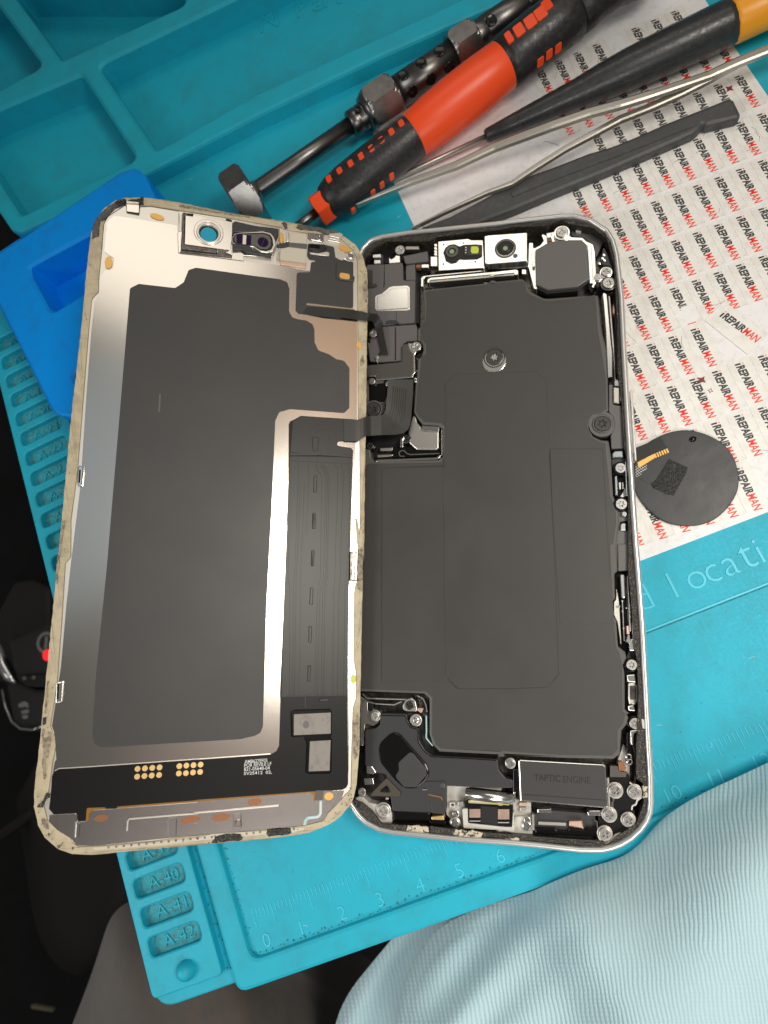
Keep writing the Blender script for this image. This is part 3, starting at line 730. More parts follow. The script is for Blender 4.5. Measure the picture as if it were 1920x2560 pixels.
def dimple_shade(px_, R, name='dimple_shade', m=MT['blackd'], k=0.55):  # black disc on the surface, its colour stands for the pit's shade
    P = pts(px_)[0]; d = (GND.pt(*P, 0)-CAM).normalized(); ax = (B-A).normalized()
    # point of the barrel surface seen at that pixel
    lo = None
    t = along(A, B, P); r = prad(A, B, t, 0)*0
    rr = prad(A, B, t, 95/2.592)
    oc = CAM-A; dd = d-ax*d.dot(ax); oo = oc-ax*oc.dot(ax)
    a_ = dd.dot(dd); b_ = 2*dd.dot(oo); c_ = oo.dot(oo)-rr*rr; D = b_*b_-4*a_*c_
    if D < 0: return
    P3 = CAM+d*((-b_-math.sqrt(D))/(2*a_)); ctr = A+ax*((P3-A).dot(ax)); n = (P3-ctr).normalized()
    Rm = Matrix((ax, n.cross(ax), n)).transposed().to_4x4(); Rm.translation = P3-n*0.012
    prof = [(R*1.1, -.02), (R*1.0, 0.012), (R*.85, 0.006), (R*.5, 0.0), (R*.01, -.002)]
    v = []; f = []; ns = 20
    for q, z in prof:
        for i in range(ns): a = 2*math.pi*i/ns; v.append((q*math.cos(a), q*math.sin(a), z+.02))
    for l in range(len(prof)-1):
        for i in range(ns): j = (i+1) % ns; f.append((l*ns+i, l*ns+j, (l+1)*ns+j, (l+1)*ns+i))
    return link(name, mesh(name, v, f, smooth=True), m, so, Rm)
for s in ('T10 1190 328', 'T10 1070 408', 'T10 952 488', 'T10 1257 437', 'T10 1135 515', 'T10 1015 595'):
    dimple_shade(s, 0.15, 'dimple_shade', MT['gloss'], 0.5)
dimple_shade('T10 1525 132', 0.145, 'grub_screw', MT['gloss'], .9); dimple_shade('T10 660 707', 0.09, 'dimple_shade', MT['gloss'])

rs = thing('screwdriver', GF, 'screwdriver with black rubber grips, orange red middle and orange red tip ring', 'screwdriver', 'screwdrivers')
A, B = axisline((640+430/2.592, 1345/2.592), (640+1070/2.592, 842/2.592), 0.62, 0.80)
spindle('blade', rs, A, B, [('T10 180 1540', 30), ('T10 420 1350', 30)], MT['toolsteel'])
t0 = along(A, B, pts('T10 430 1345')[0])
hexnut('tip_ring', rs, A, B, 'T10 388 1372', 'T10 470 1318', 108, MT['redpl'], 0.25, 0.03)
spindle('front_grip', rs, A, B, [('T10 455 1326', 96), ('T10 470 1314', 112), ('T10 520 1274', 132), ('T10 600 1212', 142), ('T10 700 1133', 144), ('T10 850 1015', 146), ('T10 1000 897', 140), ('T10 1090 826', 130)], MT['rubber'], 48)
spindle('middle_sleeve', rs, A, B, [('T10 985 909', 128), ('T10 1040 866', 143), ('T10 1150 779', 156), ('T10 1300 661', 163), ('T10 1450 544', 162), ('T10 1620 410', 152), ('T10 1640 395', 140)], MT['redpl'], 48)
# rubber tongue overlapping the sleeve at both ends
spindle('rear_grip', rs, A, B, [('T10 1590 434', 150), ('T10 1640 395', 166), ('T10 1760 300', 170), ('T10 1900 190', 170), ('T10 2040 80', 166), ('T10 2052 71', 158)], MT['rubber'], 48)
spindle('end_collar', rs, A, B, [('T10 2052 71', 150), ('T10 2060 65', 162), ('T10 2150 -6', 160), ('T10 2290 -116', 158), ('T10 2420 -218', 200), ('T10 2480 -266', 208), ('T10 2560 -329', 190), ('T10 2620 -376', 120)], MT['rubber'], 48)
def surf_rib(px_, hwid, L_, W_, hradius, m=MT['redpl']):
    P = pts(px_)[0]; t = along(A, B, P); rr = prad(A, B, t, hradius/2.592); ax = (B-A).normalized()
    d = (GND.pt(*P, 0)-CAM).normalized(); oc = CAM-A; dd = d-ax*d.dot(ax); oo = oc-ax*oc.dot(ax)
    a_ = dd.dot(dd); b_ = 2*dd.dot(oo); c_ = oo.dot(oo)-rr*rr; D = max(0, b_*b_-4*a_*c_)
    P3 = CAM+d*((-b_-math.sqrt(D))/(2*a_)); ctr = A+ax*((P3-A).dot(ax)); n = (P3-ctr).normalized()
    Rm = Matrix((ax, n.cross(ax), n)).transposed().to_4x4(); Rm.translation = ctr+n*rr
    me = prism_mesh('grip_rib', fillet([(-L_*.5-W_*.2, -W_), (L_*.5-W_*.2, -W_), (L_*.5+W_*.2, W_), (-L_*.5+W_*.2, W_)], .05, 3), -0.12, 0.012, 0.012)
    return link('grip_rib', me, m, rs, Rm)
for s in ('470 1155', '540 1104', '612 1058', '680 1011', '747 962', '812 908', '877 853', '940 797'):
    surf_rib('T10 '+s, 0, .16, .11, 142)
for s in ('635 1368', '760 1252', '818 1200', '880 1145'):
    surf_rib('T10 '+s, 0, .15, .12, 146)
for s, l in (('T20 45 192', .30), ('T20 118 138', .34), ('T20 185 84', .34), ('T20 225 28', .28), ('T20 -20 240', .2)):
    surf_rib(s, 0, l*.9, .17, 172)
for s in ('T20 185 402', 'T20 242 352', 'T20 300 312'):
    surf_rib(s, 0, .2, .12, 170)

bs = thing('screwdriver', GF, 'screwdriver with a long tapering black handle and amber end, lying across the white sheet', 'screwdriver', 'screwdrivers')
A, B = axisline((1280-160/2.592, 880/2.592), (1280+1440/2.592, 132/2.592), 0.34, 0.75)
spindle('blade', bs, A, B, [('T10 700 1330', 14), ('T10 1000 1160', 15), ('T10 1510 868', 17)], MT['tweezer'])
spindle('handle', bs, A, B, [('T20 -172 886', 34), ('T20 -160 880', 44), ('T20 0 805', 57), ('T20 200 712', 72), ('T20 420 609', 88), ('T20 600 525', 110), ('T20 740 460', 122), ('T20 1000 338', 134), ('T20 1380 160', 140), ('T20 1415 144', 136), ('T20 1424 140', 122)], MT['hblack'], 14, 0.2)
spindle('end_cap', bs, A, B, [('T20 1400 151', 128), ('T20 1440 132', 137), ('T20 1700 10', 140), ('T20 2000 -130', 140)], MT['amber'], 48)
pv = [o for o in bs.children if o.name.startswith('handle')][0]
for p in pv.data.polygons: p.use_smooth = True

sp = thing('spudger', GF, 'flat dark grey nylon prying bar with a hooked blunt end, lying below the tweezers', 'pry tool')
spo = 'T20 1395 635 1440 640 1487 735 1470 760 1330 795 1258 812 1240 800 1215 832 1180 862 900 985 600 1115 300 1235 0 1362 -300 1475 -420 1530 -620 1480 -400 1395 -200 1290 0 1172 250 1082 500 985 610 955 700 922 830 868 870 850 1000 792'
p = fillet(ccw(P2(GF, spo, .34)), .08, 4)
link('bar', prism_mesh('bar', p, .06, .34, .10), MT['nylon'], sp)
link('ridge', ribbon_mesh('ridge', P2(GF, 'T20 1180 800 700 990 300 1140 0 1262', .36), .16, .33, .37), MT['nylon'], sp)

tw = thing('tweezers', GF, 'slim satin steel tweezers with two long arms crossing the black handled screwdriver', 'tweezers')
def arm(sct, w_, m=MT['tweezer'], h=0.12):
    pr = []; 
    for s, z, wd in sct:
        P = GF.pt(*pts(s)[0], z); pr.append((P, wd))
    v = []; f = []
    for i, (P, wd) in enumerate(pr):
        a = pr[max(i-1, 0)][0]; c = pr[min(i+1, len(pr)-1)][0]; t = (c-a).normalized(); n = Vector((-t.y, t.x, 0)).normalized()*wd
        for q, dz in ((n, -h), (n, 0), (n*.55, h*.22), (-n*.55, h*.22), (-n, 0), (-n, -h)): v.append(P+q+Vector((0, 0, dz)))
    m_ = 6
    for i in range(len(pr)-1):
        for k in range(m_): j = (k+1) % m_; f.append((i*m_+k, (i+1)*m_+k, (i+1)*m_+j, i*m_+j))
    f.append(tuple(range(m_))); f.append(tuple((len(pr)-1)*m_+k for k in reversed(range(m_))))
    return link('arm', mesh('arm', v, f), m, tw)
arm([('T10 650 1328', .75, .025), ('T10 800 1258', .72, .05), ('T10 1000 1172', .75, .075), ('T10 1300 1062', .8, .10), ('T20 -120 948', .85, .11), ('T20 0 902', .9, .115), ('T20 250 808', 1.0, .12), ('T20 500 722', 1.05, .12), ('T20 700 668', 1.1, .115), ('T20 900 606', 1.1, .11), ('T20 1100 540', 1.05, .10), ('T20 1280 478', 1.0, .10), ('T20 1450 400', 1.0, .11), ('T20 1659 315', 1.0, .12), ('T20 1900 215', 1.0, .12)], .1)
arm([('T10 700 1345', .42, .02), ('T10 960 1520', .42, .02)], .1) if False else None
arm([('T10 1010 1478', .45, .02), ('T10 1200 1380', .45, .035), ('T10 1500 1240', .5, .05), ('T20 0 1182', .55, .06), ('T20 150 1080', .6, .07), ('T20 350 955', .65, .07), ('T20 520 865', .7, .075), ('T20 700 765', .75, .085), ('T20 900 685', .8, .09), ('T20 1100 595', .85, .09), ('T20 1250 520', .88, .085), ('T20 1380 450', .92, .08), ('T20 1480 395', .94, .08)], .1)
# ================================================================== PHONE HOUSING
ph = thing('phone_housing', BODY, 'right half of opened phone: silver edged housing with black battery cover and silver screws', 'phone body')
def b(name, s, w0, w1, m, r=0.03, bev=0.012, holes=(), **kw): return sl(name, ph, BODY, s, w0, w1, MT[m] if isinstance(m, str) else m, r, bev, holes, **kw)
OUT = ('X 862 720 868 665 C 40 470 90 350 200 240 350 195 650 150 1000 115 1659 45 D 300 201 860 140 1000 140 1200 190 1400 320 1480 450 1525 620 X 1563 740 1569.5 880 1579 1053 1586 1162 1591.5 1249 1599.5 1360 '
       'X 1608 1460 1616 1563 1625 1722 1632 1857 I 1500 700 1502 940 1490 1040 1455 1130 1390 1220 1300 1302 1200 1362 1100 1400 1000 1420 800 1418 400 1374 150 1350 X 1150 2109 1026 2096 H 500 1540 350 1510 200 1430 120 1350 50 1250 X 848 1985 832 1950 824 1900')
LED = ('X 905 740 905 700 C 150 520 170 490 270 370 400 302 620 296 900 298 980 252 1450 190 1659 170 D 300 320 700 300 770 262 850 240 950 285 1200 330 1370 450 1450 760 1470 1100 1490 1500 F 572 230 618 600 640 1090 690 1270 690 1960 '
       'G 402 130 400 300 430 600 460 1100 500 1300 500 1430 515 1600 510 1760 I 1320 400 1322 700 1400 760 1390 930 1320 1130 1130 1240 1050 1320 980 1285 700 1270 0 1215 H 1100 1460 600 1412 380 1402 290 1280 180 1190 100 1160 X 872 1985 862 1950 860 1900')
o2 = ccw(P2(BODY, OUT, -0.02)); o2 = fillet(o2, .3, 4)
l2 = ccw(P2(BODY, LED, -0.10)); l2 = fillet(l2, .06, 3)
# metal band: lofted rounded wall, ring shaped
def ring(name, outer_levels, inner, m):
    v = []; f = []; n = len(outer_levels[0][0])
    for q, z in outer_levels: v += [(x, y, z) for x, y in q]
    for l in range(len(outer_levels)-1):
        for i in range(n): j = (i+1) % n; f.append((l*n+i, l*n+j, (l+1)*n+j, (l+1)*n+i))
    return link(name, mesh(name, v, f, smooth=True), m, ph)
lv = [(inset(o2, .30), -.845), (inset(o2, .10), -.80), (inset(o2, .015), -.66), (inset(o2, -.012), -.42), (inset(o2, -.008), -.2), (inset(o2, .02), -.05), (inset(o2, .055), 0.0), (inset(o2, .115), -0.0), (inset(o2, .14), -.03), (inset(o2, .145), -.12)]
ring('metal_band', lv, None, MT['frame'])
link('back_glass', prism_mesh('back_glass', inset(o2, .28), -.85, -.78), MT['whitepl'], ph)
# black adhesive ledge inside the band
o3 = inset(o2, .142); o3s = subdiv(o3, .12)
def jag(x, y): return 0.012*math.sin(x*23+y*17)*math.sin(x*11-y*29)
link('adhesive_ledge', prism_mesh('adhesive_ledge', o3s, -.62, -.07, 0.0, [l2], zf=jag), MT['glue'], ph)
link('inner_tray', prism_mesh('inner_tray', inset(o2, .15), -.78, -.56), MT['darkm'], ph)
for s in ('H 655 1428 882 1428 880 1505 790 1500 745 1520 650 1495', 'H 1150 1462 1440 1492 1418 1560 1290 1540 1230 1545 1130 1520', 'I 80 1260 220 1262 200 1290 90 1290', 'I 740 1372 815 1375 810 1395 745 1392' , 'I 1385 760 1445 775 1440 870 1390 900 1385 840'):
    g_ = random.Random(len(s)); q_ = subdiv(fillet(ccw(P2(BODY, s, -.05)), .02, 2), .07)
    slab('adhesive_remnant', ph, [(x+g_.uniform(-.022, .022), y+g_.uniform(-.022, .022)) for x, y in q_], -.09, -.05, MT['glue_worn'], 0.006)
for s in ('H 662 1425 400 1410 420 1460 640 1495', 'H 890 1430 1160 1465 1130 1520 890 1500'):
    b('adhesive_strip', s, -.09, -.044, 'glue', 0.02, 0.006)

# ---- battery cover
BAT = ('C 812 848 830 1000 828 1200 790 1270 752 1310 755 1430 805 1470 822 1540 800 1610 760 1650 E 840 240 838 460 822 560 800 880 850 950 900 1018 1090 1032 1133 1070 1135 1385 1090 1425 350 1442 312 1400 300 1300 150 1290 '
       'X 872 1125 860 1700 H 180 36 830 60 885 110 885 480 920 590 990 662 1659 695 I 0 480 600 510 1110 520 1170 470 1185 250 1240 185 1250 130 1232 90 '
       'G 412 1880 366 1830 362 1440 345 1340 385 1262 368 1192 290 1130 268 850 215 765 220 640 255 600 250 330 285 300 270 0 F 590 1960 582 1800 522 1650 510 1450 500 1220 470 1018 380 1012 290 968 238 880 242 800 300 722 400 712 468 675 460 300 455 0 '
       'D 1310 1500 1270 1095 1050 1105 700 1132 640 1128 480 1045 447 950 400 905 0 945 C 1659 758')
b('battery_cover', BAT, -.52, -.142, 'coverrim', .045, .035)
b('graphite_sheet', 'X 1112 960 1140 935 1340 928 1366 950 1374 1160 1380 1280 1388 1450 1397 1682 1372 1717 1280 1721 1150 1722 1122 1700 1113 1640', -.14, -.119, 'graphite2', .12, .009)
b('graphite_sheet', 'X 1375 1122 1507 1122 1515 1280 1530 1480 1536 1560 1400 1560 1381 1280', -.14, -.120, 'graphite2', .03, .008)
b('graphite_sheet', 'X 955 1170 1112 1166 1116 1453 1120 1700 954 1706', -.14, -.121, 'graphite2', .03, .008)
b('battery_wrap', 'C 845 868 1659 778 D 0 962 395 930 425 960 445 1050 480 1085 640 1155 700 1160 1240 1110 1262 1500 F 388 0 432 300 440 660 400 690 290 715 225 800 218 880 270 985 370 1040 430 1050 F 440 1220 470 1450 480 1650 545 1800 555 1960 520 2212 G 200 0 225 600 195 640 190 760 240 860 265 1140 300 1200 330 1330 335 1830 370 1900 I 1205 130 1200 180 1145 250 1145 430 1090 490 600 480 0 440 H 1659 665 1010 630 950 585 912 480 915 100 850 35 180 10 X 872 1600 870 1180 E 300 1470 1110 1458 1165 1400 1168 1050 1120 1005 920 985 870 930 830 870 845 600 870 460 890 240 950 200 945 100 900 30 C 790 1560 790 1300 850 1200 862 1000', -.15, -.13, 'graphite2', .05, .012)
for s in ('X 1108 1120 1108 1200 1110 1453 1115 1650 1118 1695 1143 1722 1280 1722 1370 1718 1396 1688 1388 1450 1380 1280 1374 1123 1507 1122 1515 1280 1524 1440', 'X 955 1172 954 1450 954 1706', 'X 1112 1164 960 1170'):
    ribbon('wrap_seam', ph, BODY, s, -.13, -.1165, .010, MT['graphite'], .10)
# ---- screws
def screw_mesh(kind):
    n = 28; out = circle((0, 0), 1, n)
    if kind == 'phillips':
        a, c = .15, .66; h = [(a, c), (-a, c), (-a, a), (-c, a), (-c, -a), (-a, -a), (-a, -c), (a, -c), (a, -a), (c, -a), (c, a), (a, a)]
    else:
        k = 5 if kind == 'penta' else 6; h = []
        for i in range(2*k): r = .58 if i % 2 == 0 else .32; h.append((r*math.cos(math.pi*i/k), r*math.sin(math.pi*i/k)))
    h = [(x*.85, y*.85) for x, y in h]
    hd = prism_mesh('h', out, -.5, .10, .10, [h]); k0 = len(hd.polygons)
    bt = prism_mesh('q', circle((0, 0), .6, 12), -.5, -.12)
    me = join_meshes('screw', [hd, bt])
    for i, p in enumerate(me.polygons): p.material_index = 1 if i >= k0 else 0  # recess floor coloured black to stand for its shade
    return me
SM = {k: screw_mesh(k) for k in ('phillips', 'torx', 'penta')}
SMM = {}
def screw(px_, r, w, kind='phillips', m='screw', well=None, rot=None):
    P = pts(px_)[0]; q = BODY.pt(P[0], P[1], w); R_ = BODY.cm(r, P, w)
    key = (kind, m)
    if key not in SMM:
        me = SM[kind].copy(); me.name = 'screw'; me.materials.clear(); me.materials.append(MT[m]); me.materials.append(MT['blackd']); SMM[key] = me
    rot = random.random()*3 if rot is None else rot
    mx = Matrix.Translation(q) @ Matrix.Rotation(rot, 4, 'Z') @ Matrix.Scale(R_, 4)
    o = link('screw', SMM[key], None, ph, mx)
    if well:
        link('screw_washer', prism_mesh('screw_washer', circle((q.x, q.y), R_*1.32, 28), w-.16, w-.035, .01), MT[well], ph)
    return o
# ---- upper left boards
b('board_cover', 'C 185 560 245 560 375 555 583 538 590 735 622 745 728 738 720 1228 520 1243 355 1262 340 1200 180 1110 150 900 150 600', -.4, -.17, 'shield', .03, .012)
b('cover_flap', 'C 622 572 728 555 730 736 622 740', -.4, -.21, 'shield', .02, .01)
b('board_cover', 'C 592 462 870 405 880 520 640 550 612 540', -.4, -.18, 'shield', .015, .01)
b('side_cover', 'C 175 620 235 622 235 790 270 770 290 800 250 820 180 830', -.3, -.13, 'black', .02, .01)
b('cover_seam', 'C 371 556 376 556 376 780 368 830 363 828', -.2, -.163, 'blackd', 0, 0)
b('cover_seam', 'C 507 1100 511 1100 511 1240 507 1240', -.2, -.163, 'blackd', 0, 0)
b('chip_frame', 'C 262 930 285 910 345 890 430 818 480 805 640 798 668 820 668 1070 640 1092 290 1100 262 1070', -.3, -.145, 'silver', .03, .012)
b('chip_lid', 'C 290 935 345 912 405 880 450 842 480 830 632 822 648 838 650 1058 632 1064 295 1088 288 1075', -.2, -.132, 'silver', .03, .014)
b('board_cover', 'C 350 1275 738 1248 752 1300 753 1440 640 1440 590 1470 575 1520 580 1700 E 665 285 400 305 300 290 270 60 X 925 860 930 820', -.5, -.20, 'shield', .03, .012)
b('cover_seam', 'C 493 1285 506 1282 506 1659 493 1659', -.24, -.192, 'blackd', 0, 0)
b('cover_lug', 'C 378 1245 400 1210 430 1198 500 1198 535 1220 545 1240', -.3, -.15, 'black', .03, .01)
b('connector', 'C 235 440 335 432 338 482 235 486', -.3, -.14, 'silver', .04, .02); b('connector', 'C 250 502 332 500 332 550 252 555', -.3, -.15, 'silver', .02, .02)
b('corner_bracket', 'C 340 440 360 450 358 548 336 550 335 432', -.3, -.15, 'black', .01, .01)
b('spring_clip', 'C 424 485 436 480 450 498 488 478 505 452 552 458 556 535 426 546', -.3, -.12, 'silver', .02, .012)
b('contact_bar', 'C 615 346 770 346 772 384 618 386', -.35, -.2, 'silverr', .01, .01)
b('copper_tab', 'C 732 560 795 556 795 592 740 598', -.3, -.17, 'copper', .02, .01); b('contact', 'C 800 556 888 554 886 596 800 598', -.3, -.15, 'silver', .02, .012)
b('contact', 'C 903 466 985 464 985 580 903 580', -.3, -.11, 'silver', .02, .014)
for y in (325, 362, 398, 430): b('spring_clip', 'C 940 %d 975 %d 988 %d 952 %d' % (y, y-10, y+26, y+30), -.3, -.14, 'silver', .02, .012)
b('dark_recess', 'C 130 560 200 440 300 350 450 310 640 312 960 300 975 320 930 460 890 600 740 620 730 560 560 530 400 540 200 600', -.6, -.42, 'blackd', .05, .01)
screw('C 552 392', 12.5, -.1, 'phillips', 'screw', None, .6); screw('C 242 1355', 10.5, -.12, 'penta', 'screw', None)
link('screw_washer', prism_mesh('screw_washer', circle(BODY.pt(*pts('C 250 1420')[0], -.2)[:2], .11, 20), -.4, -.22), MT['lensgrey'], ph)
# rails above the battery
b('rail', 'C 793 815 795 715 820 690 870 683 1490 626 1500 640 870 700 840 706 825 722 822 812', -.4, -.12, 'silver', .02, .012)
b('rail', 'C 862 768 866 730 900 708 1659 638 D 330 797 352 815 350 862 300 865 298 842 0 872 C 1659 672 890 742 888 768', -.4, -.14, 'silver', .02, .015)
b('rail_shadow', 'C 880 742 1659 678 D 300 840 310 868 0 888 C 1659 702 900 768', -.4, -.165, 'silverr', .01, .008)
b('rail', 'D 388 798 440 798 445 855 388 855', -.4, -.14, 'silver', .02, .012)
b('gap_channel', 'C 735 620 800 600 880 610 900 640 800 690 780 760 770 1230 735 1240', -.6, -.40, 'blackd', .03, .01)
# ---- front cameras
b('camera_plate', 'C 990 292 1340 260 1372 276 1510 276 1526 590 1512 602 995 632', -.35, -.12, 'silver', .02, .015)
b('camera_plate', 'C 1524 232 D 0 405 440 375 452 384 452 705 0 742 C 1530 548', -.35, -.10, 'silver', .02, .015)
b('camera_well', 'C 1050 420 1075 365 1120 330 1180 322 1240 350 1290 330 1420 325 1500 330 1500 470 1440 500 1290 505 1240 500 1200 540 1140 550 1080 520', -.2, -.112, 'lens', .05, .006)
def disc(parent, fr, px_, r, w0, w1, m, name, bev=.012, n=28, hole=None, **kw):
    P = pts(px_)[0]; q = fr.pt(P[0], P[1], w1); R_ = fr.cm(r, P, w1)
    hs = [circle((q.x, q.y), fr.cm(hole, P, w1), n)] if hole else []
    return link(name, prism_mesh(name, circle((q.x, q.y), R_, n), w0, w1, bev, hs), MT[m] if isinstance(m, str) else m, parent, **kw)
def bd(px_, r, w0, w1, m, name, **kw): return disc(ph, BODY, px_, r, w0, w1, m, name, **kw)
bd('C 1150 402', 16, -.15, -.075, 'lensgrey', 'lens_ring', hole=9.5); bd('C 1150 404', 9.6, -.15, -.10, 'lens', 'lens'); bd('C 1150 408', 6, -.12, -.094, 'palegreen', 'lens_centre', bev=.004)
b('sensor_housing', 'C 1283 338 1300 328 1490 332 1492 440 1470 452 1300 456 1285 440', -.15, -.09, 'black', .03, .012)
b('flash_sensor', 'C 1375 348 1448 348 1460 375 1455 420 1440 430 1380 428 1368 410 1368 370', -.12, -.078, 'lime', .02, .008)
b('flash_bezel', 'C 1290 345 1330 345 1330 440 1290 440', -.12, -.082, 'gloss', .02, .006)
for y in (362, 390, 420): bd('C 1312 %d' % y, 1.8, -.1, -.077, 'white', 'emitter', bev=.002, n=8)
bd('D 200 555', 26.5, -.15, -.085, 'lensgrey', 'lens_ring', hole=21); bd('D 315 640', 6, -.13, -.086, 'lensgrey', 'lens_ring_lug')
bd('D 200 553', 21, -.15, -.093, 'lens', 'lens'); bd('D 200 553', 13, -.12, -.088, 'gloss', 'lens', hole=9); bd('D 200 555', 6, -.12, -.088, 'palegreen', 'lens_centre', bev=.003)
for s in ('C 1056 330', 'C 1052 553', 'C 1420 525', 'C 1285 310'): bd(s, 2.2, -.13, -.116, 'black', 'rivet', bev=0, n=10)
b('camera_side', 'D 0 745 450 715 455 775 350 790 0 800', -.5, -.22, 'darkm', .02, .01)
# ---- octagonal module
b('module_plate', 'D 470 490 520 490 525 560 600 520 640 470 612 400 640 392 668 410 668 380 735 370 770 360 800 310 850 290 900 300 935 345 955 425 1090 432 1130 470 1215 512 1235 600 1252 950 1215 1010 1190 1000 1170 965 700 1000 640 1000 560 1040 520 1000 470 800 460 760', -.5, -.24, 'silver', .03, .014)
b('module_block', 'D 545 575 700 482 870 458 1080 457 1140 515 1172 905 1030 998 690 1030 552 968', -.45, -.055, 'shield', .02, .02)
b('module_skirt', 'D 552 970 690 1032 1035 1000 1172 908 1170 935 1040 1045 680 1078 565 1020', -.55, -.14, 'blackd', .01, .01)
b('rail', 'D 1145 515 1190 512 1215 960 1170 965', -.4, -.10, 'silver', .02, .014); b('rail', 'D 500 600 540 590 542 770 510 770', -.4, -.15, 'silver', .02, .01)
b('spring_clip', 'D 670 392 735 378 738 430 680 440', -.3, -.13, 'silver', .02, .015); b('copper_tab', 'D 680 440 735 435 740 470 690 475', -.3, -.18, 'copper', .01, .01)
b('module_lug', 'D 515 990 560 990 570 1030 530 1025', -.4, -.13, 'silver', .03, .012)
screw('D 852 367', 15, -.12, 'torx', 'screw', 'silver'); screw('D 1362 825', 12, -.12, 'phillips', 'screw', 'silver'); screw('D 1270 888', 9.5, -.15, 'phillips', 'screw', 'silver'); screw('D 1387 955', 14.5, -.1, 'torx', 'screw', 'darkm')
b('corner_recess', 'D 960 300 1180 290 1330 420 1320 500 1240 690 1220 520 1090 430 960 410', -.6, -.36, 'lensgrey', .06, .02)
b('corner_pad', 'D 1010 290 1075 292 1072 370 1012 365', -.4, -.28, 'whitepl', .01, .01)
b('corner_foil', 'D 1250 380 1300 440 1260 400 1180 320 1200 330', -.4, -.25, 'silver', .01, .01)
b('side_flex', 'D 1330 530 1385 640 1400 700 1440 780 1430 860 1400 760 1310 740 1300 680', -.4, -.2, 'black', .03, .012)
for s in ('D 1335 630', 'D 1320 670', 'D 1285 730', 'D 1340 690'): bd(s, 3.5, -.3, -.16, 'silver', 'contact', n=10)
# ---- right edge
b('rail', 'D 1318 1075 1345 1066 1370 1085 1420 1659 F 512 0 512 285 460 296 457 280 D 1355 1500 1330 1180', -.4, -.11, 'silver', .02, .015)
b('rail', 'D 1385 1100 1405 1110 1450 1659 F 532 0 545 300 560 320 540 330 520 0 D 1430 1659', -.4, -.17, 'silverr', .01, .01)
b('copper_tab', 'D 1440 1180 1462 1260 1458 1330 1436 1290', -.4, -.2, 'pinkcop', .02, .01)
b('side_flex', 'D 1440 1080 1480 1300 1490 1659 F 565 0 600 300 575 310 540 200 D 1470 1600', -.5, -.26, 'black', .02, .01)
b('connector', 'F 520 402 592 408 590 596 522 585', -.4, -.10, 'silverr', .015, .02); b('connector', 'F 530 330 575 312 598 350 592 396 530 392', -.4, -.13, 'silver', .02, .02)
b('connector_pin', 'F 600 420 610 420 612 560 602 560', -.3, -.14, 'white', .005, .005)
b('side_cover', 'F 472 370 515 375 518 600 545 612 610 618 624 700 640 1108 500 1114 494 960 528 900 540 820 520 740 472 690', -.4, -.15, 'shield', .03, .012)
bd('F 395 830', 33, -.5, -.165, 'shield', 'boss_plate'); bd('F 395 825', 23.5, -.2, -.118, 'shield', 'screw_boss', hole=20); screw('F 395 825', 19.5, -.12, 'torx', 'screwd', None, .3)
b('spring_clip', 'F 510 1170 535 1140 632 1135 638 1215 512 1218', -.35, -.13, 'silver', .01, .02)
b('edge_cover', 'F 540 1230 690 1225 690 1420 520 1420 500 1240', -.5, -.24, 'black', .03, .01); screw('F 605 1335', 13, -.1, 'torx', 'screw', 'gloss')
b('button_well', 'F 520 1425 660 1425 682 1500 680 1640 640 1680 530 1670 508 1600 508 1450', -.6, -.35, 'gloss', .05, .01)
b('button_spring', 'F 537 1430 568 1430 574 1650 545 1650', -.5, -.16, 'silver', .01, .015); b('button_spring', 'F 582 1502 610 1500 612 1580 590 1582', -.5, -.22, 'silverr', .01, .015); b('button_spring', 'F 622 1500 640 1500 642 1575 625 1578', -.5, -.2, 'silver', .005, .01)
b('button_spring', 'F 640 1600 676 1500 684 1500 676 1660 640 1680 600 1672 600 1660', -.5, -.24, 'silverr', .02, .015)
b('edge_rail', 'F 655 1262 668 1262 690 1660 672 1660', -.35, -.12, 'silver', .01, .01)
screw('F 615 1750', 14, -.09, 'torx', 'screw', 'gloss'); bd('F 650 1865', 6.5, -.3, -.1, 'silver', 'pin', n=16)
b('edge_cover', 'F 560 1960 582 1810 690 1830 688 1940 600 1960 596 2060 690 2065 700 2120 720 2212 700 2400 G 285 300 260 0', -.5, -.20, 'shield', .03, .012)
b('spring_clip', 'F 602 1990 625 1968 668 1970 668 2055 604 2055', -.35, -.13, 'silver', .01, .02)
b('edge_cover', 'G 285 0 412 0 402 130 400 290 290 300', -.5, -.17, 'shield', .02, .012)
b('side_well', 'G 262 340 300 320 410 330 425 600 440 1090 395 1180 310 1170 280 1000 262 840 225 770 235 650 262 600', -.6, -.42, 'gloss', .04, .01)
b('well_liner', 'G 268 480 290 560 305 700 325 1110 312 1100 280 870 238 780 240 640 262 610', -.5, -.25, 'silverr', .02, .015)
b('side_switch', 'G 310 345 322 335 358 335 368 590 345 600 325 590', -.5, -.12, 'silver', .015, .03)
b('switch_bar', 'G 388 350 402 350 408 560 425 700 432 965 414 965 400 600', -.5, -.17, 'silverr', .01, .015); b('switch_bar', 'G 415 370 426 370 432 560 420 560', -.5, -.14, 'silver', .01, .01)
b('switch_wire', 'G 330 620 342 620 352 830 362 1070 352 1070 340 850', -.5, -.2, 'silver', .01, .01)
for s in ('G 336 628', 'G 340 742', 'G 382 708', 'G 350 930', 'G 415 680', 'G 420 752', 'G 305 688', 'G 425 810'): bd(s, 2.2, -.4, -.14, 'silver', 'solder_dot', n=8, bev=.004)
b('copper_tab', 'G 380 905 412 900 418 1000 386 1000', -.4, -.2, 'pinkcop', .02, .01)
b('latch', 'G 395 1010 420 1005 425 1060 450 1050 440 870 452 870 465 1090 470 1180 415 1180 410 1100 370 1080', -.4, -.13, 'silver', .015, .014)
